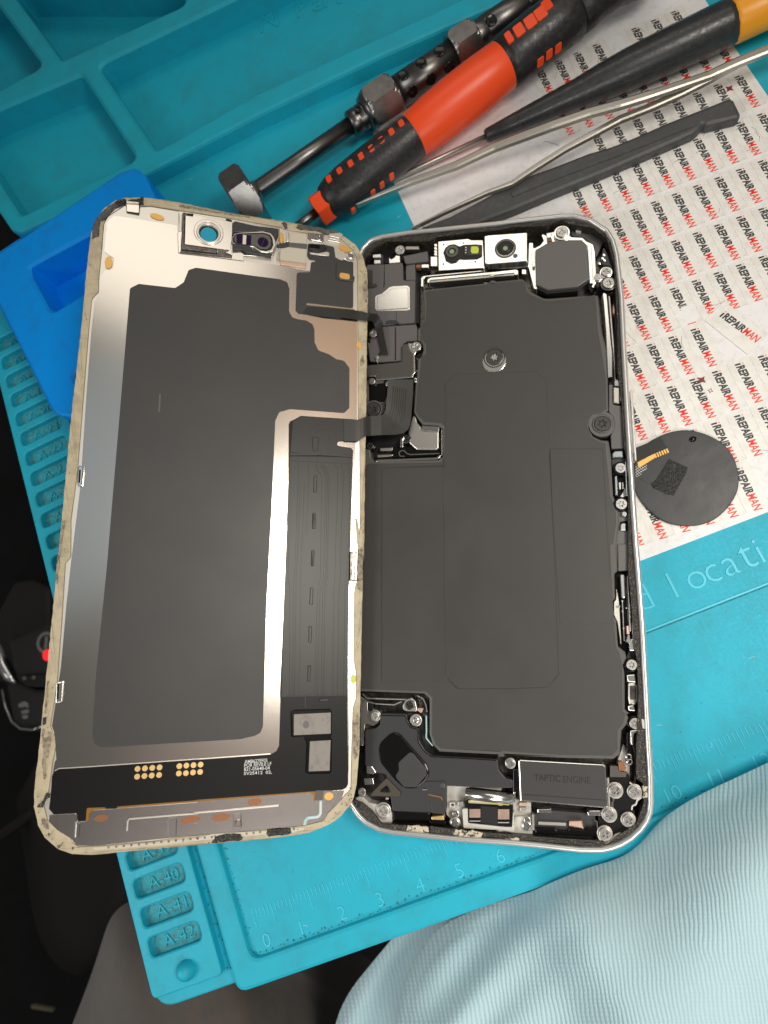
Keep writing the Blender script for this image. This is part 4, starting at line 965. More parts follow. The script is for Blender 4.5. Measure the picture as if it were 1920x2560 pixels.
b('edge_cover', 'G 400 1185 480 1185 495 1250 498 1400 385 1400 380 1280', -.5, -.30, 'black', .02, .01); screw('G 440 1335', 13, -.1, 'torx', 'screw', 'gloss')
b('latch', 'G 384 1448 476 1440 484 1532 392 1522', -.4, -.12, 'silver', .015, .02)
b('trough', 'G 398 1532 480 1535 512 1570 508 1740 480 1780 410 1778 395 1700', -.5, -.22, 'silverr', .03, .03)
b('trough_floor', 'G 415 1560 490 1575 485 1720 420 1730', -.3, -.21, 'darkm', .05, .01)
b('latch', 'G 398 1790 460 1784 480 1848 404 1842', -.4, -.13, 'silver', .015, .02)
b('gap_channel', 'G 368 1500 385 1500 392 1800 372 1830', -.5, -.3, 'gloss', .01, .01)
screw('G 475 1985', 13.5, -.1, 'torx', 'screw', 'gloss'); b('edge_block', 'G 545 1930 600 1950 605 2050 560 2040', -.3, -.05, 'whitepl', .02, .01)
b('latch', 'I 1265 252 1382 238 1390 250 1310 270 1296 300 1296 385 1272 382', -.4, -.12, 'silver', .02, .02)
b('edge_cover', 'I 1232 272 1262 270 1262 440 1232 480', -.4, -.2, 'gloss', .01, .015)
b('grey_liner', 'I 1205 360 1235 470 1262 560 1260 700 1250 760 1310 740 1320 560 1290 400 1300 390 1310 560 1312 780 1260 800 1140 560', -.5, -.35, 'whitepl', .03, .01)
for i, s in enumerate(('I 1252 500', 'I 1262 545')): bd(s, 8, -.4, -.18-.03*i, 'silver', 'coil', hole=4, n=16)
b('copper_tab', 'I 1152 545 1190 542 1232 600 1215 632 1160 630', -.4, -.16, 'copper', .015, .01)
# ---- black screw in the cover and the bracket at the hinge side
bd('C 1638 1672', 29.5, -.16, -.119, 'silver', 'screw_boss'); bd('C 1638 1632', 27, -.2, -.112, 'screwd', 'screw_seat', hole=23); screw('X 1236 893', 21.5, -.11, 'torx', 'screwd', None, .2)
bd('E 335 845', 24, -.3, -.17, 'shield', 'screw_boss', hole=19.5); screw('E 330 845', 18.5, -.15, 'torx', 'screwd', None, .5)
b('hinge_board', 'E 200 500 440 525 490 560 510 600 500 680 480 860 440 915 200 930', -.5, -.23, 'shield', .04, .012)
b('film_patch', 'E 285 560 470 540 505 600 490 700 470 760 290 760', -.25, -.222, 'gloss', .03, .004)
b('small_block', 'E 415 770 470 770 470 885 430 888 440 820', -.3, -.16, 'black', .02, .01)
b('bracket', 'E 668 112 700 92 742 90 750 130 770 180 800 205 802 432 770 462 376 496 366 450 265 458 200 460 200 342 380 326 640 300 668 285', -.3, -.10, 'bracket', .02, .014)
b('bracket_edge', 'E 735 82 850 85 890 110 885 160 830 188 815 215 820 420 800 445 792 480 372 514 362 470 362 452 376 452 378 496 770 462 798 432 798 205 768 182 750 140', -.3, -.115, 'silver', .015, .008)
b('bracket_tab', 'E 265 452 362 440 362 462 265 472', -.3, -.11, 'silver', .01, .01)
screw('C 738 1505', 13, -.075, 'phillips', 'screw', None, .5)
for s, r in (('E 320 520', 9), ('E 500 548', 6), ('E 820 520', 3.5), ('E 818 490', 3.5), ('E 378 240', 5)): bd(s, r, -.4, -.13, 'silver', 'contact', n=14)
b('contact', 'E 366 250 384 250 384 300 366 300', -.3, -.14, 'silver', .01, .01)
b('dark_gap', 'E 820 260 845 260 850 390 835 410 830 470 822 470', -.3, -.14, 'gloss', .01, .01)
# recess at the left with the satin plate
b('recess_floor', 'E 255 1130 760 1120 800 900 860 960 900 1020 1090 1035 1130 1080 1130 1380 1080 1420 360 1440 310 1390 300 1290 250 1280', -.6, -.45, 'blackd', .03, .01)
b('satin_plate', 'E 780 940 805 905 830 935 840 990 880 1040 892 1090 1092 1098 1090 1292 1062 1312 838 1310 790 1270 740 1220 740 1090', -.45, -.22, 'silverr', .03, .03)
b('plate_fold', 'E 898 1030 1095 1042 1096 1096 890 1086 884 1070', -.3, -.17, 'silver', .01, .015)
b('hook', 'E 648 1185 665 1165 692 1155 690 1180 680 1200 682 1282 645 1284', -.4, -.16, 'silver', .015, .01)
screw('E 718 1185', 12, -.2, 'phillips', 'darkm', None); screw('E 298 1265', 10, -.14, 'phillips', 'darkm', 'gloss')
b('sub_board', 'E 570 1285 760 1278 815 1318 1090 1312 1110 1330 1108 1372 600 1402 570 1395', -.5, -.28, 'gloss', .02, .012)
ribbon('flex_loop', ph, BODY, 'E 700 1385 650 1385 632 1360 640 1330 670 1318 700 1325 720 1350 760 1366 860 1362 1100 1352', -.3, -.265, .03, MT['lensgrey'], .05)
b('contact_bar', 'E 415 1290 560 1285 560 1320 415 1325', -.5, -.3, 'silverr', .01, .01); b('contact_bar', 'E 380 1370 560 1362 560 1385 385 1400', -.5, -.28, 'silverr', .01, .01)
b('cutout_rim', 'E 352 1436 380 1424 1060 1398 1100 1370 1118 1376 1092 1412 1060 1422 380 1448', -.4, -.128, 'silver', .01, .012)
b('cutout_rim', 'E 1118 1080 1130 1080 1132 1370 1120 1374', -.4, -.14, 'silver', .005, .008)
# ---- lower left: loudspeaker
b('well_floor', 'H 170 40 870 60 890 480 990 660 1659 700 1659 1440 1100 1450 500 1400 200 1180 150 1000', -.62, -.5, 'darkm', .03, .01)
ribbon('brace_bar', ph, BODY, 'H 190 60 240 108 560 118 660 120 700 105', -.4, -.2, .03, MT['silverr'], .05); ribbon('brace_bar', ph, BODY, 'H 200 130 330 165 520 175 600 140', -.4, -.24, .03, MT['silverr'], .05)
ribbon('cutout_wire', ph, BODY, 'H 760 80 820 110 850 180 860 250', -.4, -.2, .025, MT['silverr'], .05)
ribbon('cutout_wire', ph, BODY, 'H 852 290 854 460 850 520 920 600', -.4, -.22, .03, MT['cyanline'], .05)
b('lug_plate', 'H 610 170 640 120 700 100 740 140 760 230 745 245 640 240 612 220', -.4, -.19, 'silverr', .03, .014)
b('copper_tab', 'H 762 208 825 210 800 262 762 235', -.4, -.2, 'pinkcop', .02, .01)
b('slot_hole', 'H 248 165 300 165 300 230 280 242 248 235', -.4, -.3, 'blackd', .03, .01)
b('silver_sheet', 'H 165 80 245 130 250 240 300 215 365 250 365 360 300 400 220 370 200 600 165 600', -.5, -.33, 'silverr', .03, .015)
SPK = 'H 375 262 645 268 660 340 690 395 775 420 780 545 835 640 910 700 1592 738 1605 850 1659 915 I 95 700 160 715 160 790 0 795 H 1060 1005 1055 1285 1030 1310 905 1295 500 1278 482 1120 440 900 340 880 300 830 218 815 216 435 330 415 372 375'
b('loudspeaker', SPK, -.5, -.16, 'black', .05, .02)
ribbon('speaker_rim', ph, BODY, 'H 375 285 640 290 650 350 690 410 768 432 768 560 830 655 905 712 1580 750', -.2, -.148, .022, MT['gloss'], .05)
b('speaker_dome', 'H 470 480 525 456 580 480 860 800 886 880 850 965 745 1048 620 1042 520 950 370 770 350 590', -.2, -.12, 'gloss', .30, .03)
b('dome_pad', 'H 695 652 850 832 858 900 742 1032 622 1028 528 918 572 850 562 775', -.14, -.112, 'graphite', .10, .008)
tri = 'H 440 932 585 1085 570 1128 278 1122 285 1090'; b('flex_triangle', tri, -.2, -.125, 'kapbrown', .04, .008, ['H 445 1005 492 1085 350 1078'])
b('foil', 'H 232 812 290 810 335 880 300 895 235 888', -.3, -.15, 'silver', .01, .01); b('foil', 'H 205 938 298 935 312 1000 215 1006', -.3, -.16, 'silver', .01, .01)
b('speaker_bracket', 'H 835 968 1050 966 1056 1285 1030 1310 910 1300 900 1180 870 1110 860 1050', -.3, -.135, 'black', .02, .014)
ribbon('bracket_crease', ph, BODY, 'H 875 1105 1010 1135 1020 1165', -.2, -.125, .03, MT['kapton'], .02); bd('H 1022 1012', 6, -.2, -.125, 'bracket', 'rivet'); b('contact', 'H 812 1050 862 1050 862 1060 812 1060', -.2, -.125, 'silverr', 0, .005)
b('pale_bracket', 'H 100 1150 160 1120 200 1130 250 1185 340 1205 400 1195 470 1225 498 1300 500 1395 440 1412 385 1412 330 1385 300 1300 230 1225 160 1195', -.5, -.2, 'whitepl', .05, .03)
bd('H 408 1270', 19.5, -.4, -.15, 'silverr', 'screw_seat', hole=15); screw('H 408 1275', 15.5, -.15, 'phillips', 'silverr'); screw('H 185 1080', 10, -.15, 'phillips', 'silverr')
b('contact', 'H 432 1135 462 1135 462 1160 434 1160', -.3, -.17, 'silverr', .005, .005)
b('lower_module', 'H 505 1278 560 1268 895 1292 895 1388 505 1385', -.5, -.17, 'gloss', .03, .04)
b('gold_clip', 'H 905 1335 1035 1322 1038 1372 905 1368', -.35, -.13, 'gold', .02, .03); b('gold_clip_base', 'H 885 1375 1050 1385 1055 1425 890 1415', -.5, -.16, 'gloss', .02, .03)
b('washer_block', 'H 1093 1188 1150 1188 1152 1240 1095 1240', -.4, -.16, 'whitepl', .02, .01, ['H 1108 1200 1140 1200 1140 1228 1108 1228'])
screw('H 318 290', 11, -.14, 'torx', 'silverr', 'silverr'); screw('H 680 180', 11, -.15, 'phillips', 'darkm'); bd('H 745 332', 7, -.3, -.18, 'silver', 'grommet', hole=4)
bd('H 745 335', 15, -.4, -.2, 'silverr', 'grommet_seat')
for s in ('H 1150 1400', 'I 290 1150'): screw(s, 10, -.16, 'phillips', 'silver', 'silverr')
for s in ('H 1160 1305', 'I 295 1095'): screw(s, 8, -.18, 'phillips', 'silver')
screw('I 135 562', 10, -.14, 'phillips', 'screw', 'silverr')
# ---- charging port
b('port_floor', 'H 1060 1010 1659 1040 I 0 850 330 930 340 1230 0 1230 H 1200 1470 1060 1310', -.6, -.38, 'whitepl', .03, .01)
b('port_frame', 'H 1225 1260 1240 1250 1285 1250 1290 1400 1659 1440 I 150 1160 150 1020 172 1020 175 1200 165 1215 0 1190 H 1659 1478 1240 1455', -.4, -.16, 'whitepl', .02, .015)
A_ = BODY.pt(*pts('H 1255 1098')[0], -.17); B_ = BODY.pt(*pts('I 165 893')[0], -.17)
link('port_barrel', lathe('port_barrel', A_, B_, [(0, .05), (.02, .13), ((B_-A_).length-.02, .13), ((B_-A_).length, .05)], 24), MT['silver'], ph)
A_ = BODY.pt(*pts('H 1300 1060')[0], -.26); B_ = BODY.pt(*pts('I 150 860')[0], -.26)
link('port_barrel', lathe('port_barrel', A_, B_, [(0, .07), ((B_-A_).length, .07)], 20), MT['darkm'], ph)
b('port_flex', 'H 1250 1145 1285 1140 1659 1160 I 130 905 160 910 160 1040 150 1155 0 1140 H 1659 1430 1300 1400 1285 1385 1285 1240 1250 1240', -.3, -.14, 'flexdark', .02, .012)
b('port_slot', 'H 1290 1148 1659 1168 I 128 922 128 958 0 950 H 1659 1215 1290 1195', -.16, -.118, 'yellow', .03, .012)
b('port_slot_tongue', 'H 1310 1166 1659 1184 I 112 932 112 944 0 938 H 1659 1198 1312 1180', -.13, -.114, 'whitepl', .01, .004)
for t0, nx in (('H', (1300, 1415)), ('I', (18, 126))):
    for i in range(10):
        x = nx[0]+(nx[1]-nx[0])*(i+.5)/10
        if t0 == 'H': s = 'H %g 1255 %g 1255 %g 1345 %g 1345' % (x-3.6, x+3.6, x+3.6, x-3.6)
        else: s = 'I %g 992 %g 992 %g 1088 %g 1088' % (x-3.4, x+3.4, x+3.4, x-3.4)
        b('contact_finger', s, -.15, -.131, 'pinkcop', 0, .003)
        if t0 == 'H': s = 'H %g 1376 %g 1376 %g 1384 %g 1384' % (x-4, x+3, x+3, x-4)
        else: s = 'I %g 1114 %g 1114 %g 1122 %g 1122' % (x-4, x+3, x+3, x-4)
        b('print_mark', s, -.15, -.134, 'white', 0, 0)
b('flex_patch', 'H 1418 1225 1595 1235 1595 1420 1418 1400', -.15, -.128, 'blackd', .01, .003)
b('spring_clip', 'H 1180 1180 1240 1180 1240 1225 1180 1225', -.4, -.2, 'silverr', .01, .015); b('spring_clip', 'I 165 830 185 830 182 930 168 930', -.4, -.12, 'silver', .01, .01)
b('spring_clip', 'I 222 930 290 930 292 962 222 965', -.4, -.24, 'pinkcop', .01, .01); b('spring_clip', 'I 225 975 290 975 290 1010 225 1010', -.4, -.26, 'silverr', .01, .01)
# ---- vibration motor with its engraved name
b('vibration_motor_case', 'I 212 535 222 526 1010 570 1034 585 1058 970 1044 984 228 915', -.5, -.10, 'silver', .02, .02)
b('vibration_motor', 'I 222 540 1005 579 1024 592 1046 960 1036 972 238 904', -.2, -.088, 'graphite', .02, .012)
a_, c_ = pts('I 360 722')[0], pts('I 607 735')[0]; place_text(ph, BODY, 'TAPTIC', a_, c_, .135, -.086, MT['greyink'], offset=.012)
a_, c_ = pts('I 635 738')[0], pts('I 890 752')[0]; place_text(ph, BODY, 'ENGINE', a_, c_, .135, -.086, MT['greyink'], offset=-.008)
ribbon('motor_seam', ph, BODY, 'I 240 852 1040 908', -.1, -.083, .012, MT['blackd'])
b('motor_strap', 'I 162 612 210 615 215 800 178 810 175 900 160 830', -.4, -.14, 'gloss', .01, .015)
b('side_board', 'I 1075 582 1150 586 1160 632 1248 655 1262 720 1300 760 1340 850 1332 915 1285 945 1275 985 1312 1020 1318 1110 1285 1165 1120 1250 1072 1292 1000 1296 962 1270 968 1000 1058 985 1068 700', -.4, -.17, 'flexdark', .04, .014)
b('board_shield', 'I 1075 582 1150 586 1158 632 1235 650 1225 690 1078 690', -.3, -.15, 'bracket', .015, .01)
b('board_strip', 'I 1045 700 1066 690 1078 960 1060 975', -.4, -.14, 'silverr', .01, .012)
b('link_strip', 'I 1085 860 1120 900 1108 930 1110 1000 1085 990 1085 930 1100 910', -.3, -.14, 'bracket', .01, .008)
for s, r in (('I 1125 818', 15), ('I 1310 830', 14), ('I 1070 1047', 14.5), ('I 1250 1095', 14), ('I 1028 1225', 14.5)): screw(s, r, -.08, 'phillips', 'screw', 'silverr')
ribbon('edge_wire', ph, BODY, 'I 1260 740 1300 770 1310 790 1385 800 1400 860 1330 910 1320 950 1285 960 1280 1000', -.3, -.13, .035, MT['whitepl'], .05)
ribbon('edge_wire', ph, BODY, 'I 960 1240 990 1300 1045 1320 1085 1290 1130 1235 1240 1200 1310 1140', -.3, -.1, .03, MT['cream2'], .05)
b('antenna_module', 'I 345 1035 380 1035 400 1000 560 1005 860 1030 930 1050 950 1100 965 1105 965 1262 370 1235 350 1200', -.5, -.28, 'black', .02, .014)
b('antenna_ridge', 'I 370 1165 560 1172 570 1190 680 1195 690 1165 840 1190 860 1160 940 1165 940 1255 372 1228', -.4, -.2, 'gloss', .01, .02)
b('copper_clip', 'I 692 1106 810 1102 828 1182 690 1152', -.4, -.16, 'pinkcop', .01, .02); b('violet_clip', 'I 390 992 522 990 522 1030 392 1026', -.4, -.14, 'silver', .01, .012)
b('tan_strip', 'I 400 1108 660 1120 660 1150 400 1140', -.4, -.22, 'silverr', .01, .01)
b('silver_clip', 'I 858 1020 880 1004 985 1002 985 1056 870 1054', -.4, -.14, 'silver', .01, .02)
ribbon('clip_wire', ph, BODY, 'I 925 1100 952 1104 962 1240', -.3, -.13, .02, MT['silver'], .02); ribbon('clip_wire', ph, BODY, 'I 350 1040 352 1190', -.3, -.13, .05, MT['silverr'], .02)
b('pale_bracket', 'I 180 1060 340 1060 345 1240 100 1225 0 1215 0 1190 165 1200', -.5, -.24, 'whitepl', .02, .015)
# ---- side button on the outer edge
b('side_button', 'F 716 430 735 428 745 470 790 1200 790 1252 772 1250', -.52, -.28, 'frame', .02, .02)
# ================================================================== SCREEN ASSEMBLY
ds = thing('screen_assembly', DISP, 'left half of opened phone: upturned screen with metal back, black sheet and cream bezel', 'phone screen')
def d(name, s, w0, w1, m, r=0.03, bev=0.008, holes=(), parent=None, **kw): return sl(name, parent or ds, DISP, s, w0, w1, MT[m] if isinstance(m, str) else m, r, bev, holes, **kw)
def dd_(px_, r, w0, w1, m, name, **kw): return disc(kw.pop('parent', ds), DISP, px_, r, w0, w1, m, name, **kw)
DO = ('A 0 790 40 500 90 380 180 240 320 142 420 112 640 108 900 138 1100 178 1659 290 B 300 185 650 240 830 270 1000 300 1250 350 1400 430 1520 520 1600 650 1650 830 1657 1100 E 265 0 262 400 254 940 240 1659 N 1225 2212 '
      'T12 695 0 690 500 680 1000 670 1500 H 165 500 155 700 130 1000 100 1140 40 1250 K 1480 1040 1400 1140 1280 1220 1100 1290 940 1318 560 1360 0 1410 J 1200 1115 800 1155 600 1175 400 1168 250 1115 130 1010 60 880 20 700 25 500 60 200 85 0 '
      'L 380 1900 430 1400 490 800 560 100 T01 460 1050 500 700 530 430 560 100')
do = fillet(ccw(P2(DISP, DO, 0)), .3, 4); dos = subdiv(do, .09)
rr_ = random.Random(3)
jit = [(x+rr_.uniform(-.005, .005), y+rr_.uniform(-.005, .005)) for x, y in dos]
link('glass', prism_mesh('glass', inset(dos, .03), -.16, -.085, 0), MT['gloss'], ds)
PL = ('A 158 700 172 450 190 375 240 300 330 225 420 190 440 190 600 200 660 205 720 205 1090 265 1659 350 B 640 310 700 340 950 380 1200 395 1340 440 1420 510 1500 590 1540 700 1545 1280 E 165 100 165 940 '
      'N 1180 500 1180 1700 T12 645 0 642 200 662 235 658 445 640 500 635 950 650 1040 650 1210 630 1280 620 1659 K 1500 880 1440 940 1380 1010 1280 1110 1240 1180 1060 1225 700 1262 0 1322 J 1200 1040 600 1092 460 1095 400 1060 380 1010 250 930 150 830 118 700 120 600 '
      'J 160 560 205 240 L 520 2050 500 1985 462 1900 525 1500 570 900 600 400 650 340 652 0 T01 500 1400 540 900 572 500 592 290 600 270 636 235 640 130')
pl_ = fillet(ccw(P2(DISP, PL, 0.0)), .04, 3)
# cream bezel ring with an uneven glued edge
def jd(x, y): return 0.006*math.sin(x*19+y*13)+0.005*math.sin(x*37-y*31)
link('bezel', prism_mesh('bezel', jit, -.10, -.004, .0, [pl_], zf=jd), MT['cream'], ds)
link('back_plate', prism_mesh('back_plate', inset(pl_, .004), -.09, -.01, .01), MT['platetrim'], ds)
# inner steel plate, a little lower-toned, with its folded outline
PI = ('A 188 730 205 560 222 400 240 370 300 322 380 328 1025 430 1030 500 1045 520 1040 730 1659 830 B 600 745 950 815 990 815 1000 840 1060 1200 1480 1240 1530 1300 1535 1659 E 150 60 150 940 '
      'N 1120 600 1080 2212 T12 605 500 600 1280 600 1659 K 1470 800 1460 860 1410 885 J 1659 650 840 712 T03 600 270 570 340 500 345 495 290 350 298 J 165 720 185 600 200 400 225 255 L 520 2212 505 1985 480 1900 '
      'T02 395 1000 430 600 460 330 485 120 T01 520 1500 560 900 590 500 612 300 648 240 650 130 680 95 735 85 740 20 A 285 800 240 772')
pi_ = fillet(ccw(P2(DISP, PI, 0.006)), .05, 3)
link('steel_plate', prism_mesh('steel_plate', pi_, -.02, .006, 0), MT['plate'], ds)
d('bottom_plate', 'J 170 780 435 765 445 850 540 845 560 790 600 735 1659 655 K 0 985 1130 895 1150 900 1440 890 1400 990 1280 1105 1240 1175 1060 1222 0 1318 J 600 1086 440 1080 380 1005 250 922 160 840', -.02, .010, 'plateb', .04, .006)
ribbon('plate_groove', ds, DISP, 'J 440 850 430 1000', -.01, .016, .05, MT['platetrim'], .0); 
# black graphite sheet
GR = ('T01 842 208 900 180 1135 207 1190 170 1222 90 1270 75 1659 130 B 650 912 728 945 754 1020 750 1280 785 1350 850 1372 950 1388 1020 1430 1042 1490 T11 380 560 405 612 475 637 520 668 570 678 606 725 605 985 570 1018 220 992 150 1012 125 1070 '
      '100 1659 T12 68 600 45 1390 30 1430 -5 1450 T02 1560 1472 660 1527 608 1500 596 1440 622 1050 690 380 T01 735 1500 790 850')
d('graphite_sheet', GR, .0, .012, 'graphite', .09, .004)
d('sheet_mark', 'X 398 985 402 985 400 1030 396 1030', .01, .0135, 'shield', 0, 0)
# long black flex board, with the wide part along the bottom
FB = ('N 305 300 318 262 350 250 450 193 1040 232 1165 240 1165 500 905 508 895 540 905 570 1075 588 1095 620 1078 1200 1050 2212 T12 602 500 592 1280 595 1659 K 1475 400 1472 830 1455 865 1415 885 1240 893 0 983 J 1659 633 840 698 840 715 725 722 725 705 540 712 '
      '530 840 450 842 440 762 215 775 170 725 190 500 195 400 225 350 260 325 600 305 1659 228 K 0 604 740 552 795 520 822 470 835 0 T12 155 1200 178 640 205 0 N 275 1600 300 1000')
d('flex_board', FB, .0, .020, 'flexdark', .03, .006)
d('flex_skin', 'N 320 690 1085 700 1072 1200 1050 2212 T12 602 500 590 1190 165 1200 178 640 205 0 N 275 1600 300 1000', .015, .024, 'flex', .02, .004)
d('flex_skin', 'N 352 260 450 195 1040 234 1165 240 1165 500 905 508 900 560 1075 590 1090 640 1084 676 322 650', .015, .030, 'flex', .04, .008)
d('amber_edge', 'J 535 712 725 700 725 715 850 695 1659 630 K 0 985 1120 895 1160 890 1165 985 1150 985 1140 930 1110 912 0 1000 J 1659 648 850 712 600 730 565 770 555 840 525 840', -.005, .0155, 'kapton', .01, .002)
d('flex_tail', 'K 1165 890 1240 888 1235 975 1225 985 1160 985 1168 930', .0, .03, 'bracket', .01, .006)
d('flex_tail', 'J 445 745 540 725 525 840 450 845', .0, .018, 'blackd', .01, .004)
# traces pressed into the flex
tr_ = []
def trace(s, wd=.024): tr_.append(ribbon_mesh('t', fillet(P2(DISP, s, .03), .06, 3, False), wd, .02, .034))
for s in ('N 425 700 425 1000 400 1659 378 2212 T12 245 500 240 1190', 'N 450 1030 428 1659 400 2212 T12 262 500 252 1190', 'N 500 1000 478 1659 450 2212 T12 290 600 280 1190', 'N 540 700 555 1000 520 1659',
          'N 655 700 650 850 710 930 715 1100 695 2212 T12 400 500 385 1190', 'N 690 800 755 910 760 1100 735 2212 T12 418 500 400 1190', 'N 710 790 775 900 785 1000 760 2212 T12 435 500 425 1190', 'N 730 790 795 905 805 1000 780 2212 T12 450 500 440 1190',
          'N 870 780 910 860 912 1000 890 1659 875 2212 T12 505 500 500 1180', 'N 945 790 975 860 978 1000 955 1659 940 2212 T12 540 500 530 1180', 'N 330 800 300 2212 T12 222 500 218 1190', 'N 1060 700 1050 1500 1020 2212 T12 580 500 570 1180', 'T12 205 1195 590 1180', 'T12 320 1180 318 1270'):
    trace(s)
for s in ('N 570 380 640 320 700 300', 'N 600 370 680 300 760 290', 'N 650 400 740 330', 'N 700 410 770 340', 'N 800 400 800 640', 'N 830 450 840 600 870 650', 'N 560 400 550 640'):
    tr_.append(ribbon_mesh('t', fillet(P2(DISP, s, .03), .1, 3, False), .018, .028, .033))
link('trace_ridge', join_meshes('trace_ridge', tr_), MT['flex'], ds, kind='stuff')
for s in ('N 612 940 625 928 645 928 655 942 648 1132 606 1134', 'N 597 1392 640 1392 630 1582 592 1580', 'N 582 1850 600 1838 622 1845 612 2042 577 2040', 'T12 366 5 384 5 382 105 364 105', 'T12 360 250 380 250 376 350 356 350', 'T12 352 490 372 490 368 600 346 598', 'T12 342 740 364 740 358 850 340 846', 'T12 336 995 356 995 350 1100 332 1098', 'N 590 460 640 452 678 470 662 630 600 632', 'T12 412 1210 475 1205 472 1225 410 1230'):
    d('flex_window', s, .02, .040, 'flex', .02, .014)
ribbon('bend_ridge', ds, DISP, 'N 322 668 700 665 1082 690', .015, .05, .07, MT['flex'], .05); ribbon('bend_ridge', ds, DISP, 'N 325 735 1075 775', .015, .032, .05, MT['flex'], .05)
ribbon('board_edge', ds, DISP, 'J 225 345 265 322 600 302 1659 226 K 0 600 740 548', .0, .024, .02, MT['platetrim'], .03)
# gold test points, chips, writing
for r_ in (((1042, 325), (1115, 320), (1188, 315), (1260, 310)), ((1038, 402), (1110, 395), (1182, 390), (1255, 385)), ((1455, 298), (1525, 292), (1595, 288), (1665, 283)), ((1450, 370), (1520, 367), (1590, 360), (1660, 355))):
    for x, y in r_: dd_('J %g %g' % (x, y), 6.9, .015, .0245, 'gold', 'test_point', bev=.002, n=18)
d('chip_frame', 'K 930 150 960 130 1300 122 1322 150 1318 370 1310 390 1322 410 1318 715 1300 735 1100 740 1070 720 1080 440 1060 400 1030 385 935 390', .015, .05, 'gloss', .03, .02)
d('chip', 'K 960 172 1310 156 1308 355 960 371', .04, .075, 'chip', .005, .006); d('chip', 'K 1112 427 1308 416 1298 705 1100 712', .04, .075, 'chip', .005, .006)
d('chip_mark', 'K 1190 192 1275 188 1272 278 1190 284', .07, .0765, MT['chip'], .005, .0, ['K 1198 200 1266 196 1264 270 1198 276'])
q = DISP.pt(*pts('K 1075 270')[0], .0755); link('chip_smudge', prism_mesh('chip_smudge', circle((q.x, q.y), .075, 16, .085), .07, .0768), MT['shield'], ds)
for body, x0, y0, x1, y1 in (('AMB627EF05', 495, 637, 710, 622), ('POR REV0.0 LF', 492, 672, 748, 655), ('821-05648-04', 490, 708, 732, 694), ('SV25412  02,', 488, 750, 752, 736)):
    place_text(ds, DISP, body, pts('K %g %g' % (x0, y0))[0], pts('K %g %g' % (x1, y1))[0], .075, .021, MT['white'], ext=.003, offset=.006)
# copper pads and folded strip of the bottom plate
def pad(s, a_, b_, m, rot=0, w=.011, name='pad'):
    P = pts(s)[0]; q = DISP.pt(*P, w); link(name, prism_mesh(name, circle((q.x, q.y), DISP.cm(a_, P, w), 22, DISP.cm(b_, P, w), rot), .0, w+.004), MT[m], ds)
pad('J 683 812', 16.5, 8.5, 'copper', .06); pad('K 592 998', 18, 9, 'copper', .1); pad('K 275 1142', 23, 9.5, 'copper', .06, .0215); pad('J 1562 826', 24, 8.5, 'copper', .1, .0215); pad('K 1290 945', 11.5, 9, 'orange', 0)
d('folded_strip', 'J 935 830 960 815 1659 757 K 0 1100 815 1030 832 1050 838 1120 700 1150 0 1185 J 1659 880 945 920 930 945', .005, .022, 'plateb', .01, .006)
ribbon('strip_edge_highlight', ds, DISP, 'J 940 940 945 845 958 822 1659 765 K 0 1107 818 1036', .01, .040, .028, MT['platetrim'], .02)  # pale raised line, builds in the white highlight of the edge
d('folded_tab', 'J 1340 805 1430 805 1428 870 1425 980 1405 998 1340 992', .01, .04, 'plateb', .02, .012); d('folded_tab', 'K 388 1112 462 1102 466 1180 470 1240 440 1268 388 1270', .01, .04, 'plateb', .02, .012)
dd_('K 435 1205', 9, .02, .07, 'plate', 'tab_boss', bev=.03)
d('plate_tab', 'J 435 860 478 850 462 1010 425 1010', .0, .03, 'plateb', .03, .02)
ribbon('glue_line', ds, DISP, 'K 1215 985 1212 1112 1190 1140 1092 1150 1068 1180 1062 1218', .0, .022, .075, MT['cyanline'], .08)
ribbon('glue_line', ds, DISP, 'K 1215 1000 1212 1112 1190 1140 1100 1150', .02, .026, .03, MT['white'], .08)
d('foil_patch', 'K 1112 1020 1180 1012 1180 1100 1108 1108', .005, .013, 'plateb', .005, .002)
# holes along the bottom tape
d('perforated_tape', 'J 600 1100 1200 1050 1659 1000 K 190 1300 360 1290 700 1270 1060 1235 1060 1262 940 1290 500 1320 0 1370 J 1300 1075 620 1130', -.02, .006, 'cream2', .02, .004)
for s in ('J 755 1100', 'J 832 1093', 'J 906 1086', 'J 981 1078', 'J 1056 1072', 'J 1131 1063', 'J 1204 1055', 'J 1277 1047', 'J 1349 1042', 'J 1421 1033', 'J 1493 1025', 'J 1565 1018', 'J 1636 1012', 'K 50 1343', 'K 120 1335', 'K 187 1330', 'K 515 1296', 'K 580 1290', 'K 643 1283', 'K 960 1252'):
    dd_(s, 2.6, 0, .0085, 'blackd', 'tape_hole', bev=0, n=10, hole=1.1)
def patch(s, m='rubble', top=.035, z0=-.09, name='foam_residue', k=.012):
    if m == 'rubble' and top <= .0125: m = 'stain'
    p = subdiv(fillet(ccw(P2(DISP, s, top)), .02, 2), .06); g = random.Random(len(s)); p = [(x+g.uniform(-k, k), y+g.uniform(-k, k)) for x, y in p]
    link(name, prism_mesh(name, p, z0, top, .02), MT[m], ds)
patch('K 172 1390 220 1325 300 1300 460 1294 484 1355 430 1368 300 1380', 'glue', .02, name='black_tape_scrap'); patch('K 703 1265 800 1248 930 1243 942 1300 850 1312 722 1332 700 1300', 'glue', .02, name='black_tape_scrap')
patch('A 62 560 45 590 50 440 90 350 150 285 240 200 320 150 335 190 400 180 300 235 240 300 190 360 145 370 135 440 125 545'); patch('A 315 150 345 130 430 118 440 145 585 115 605 120 610 98 635 92 638 178 590 185 580 172 440 160 430 172 340 200 325 190', 'glue', .05, name='black_tape_scrap')
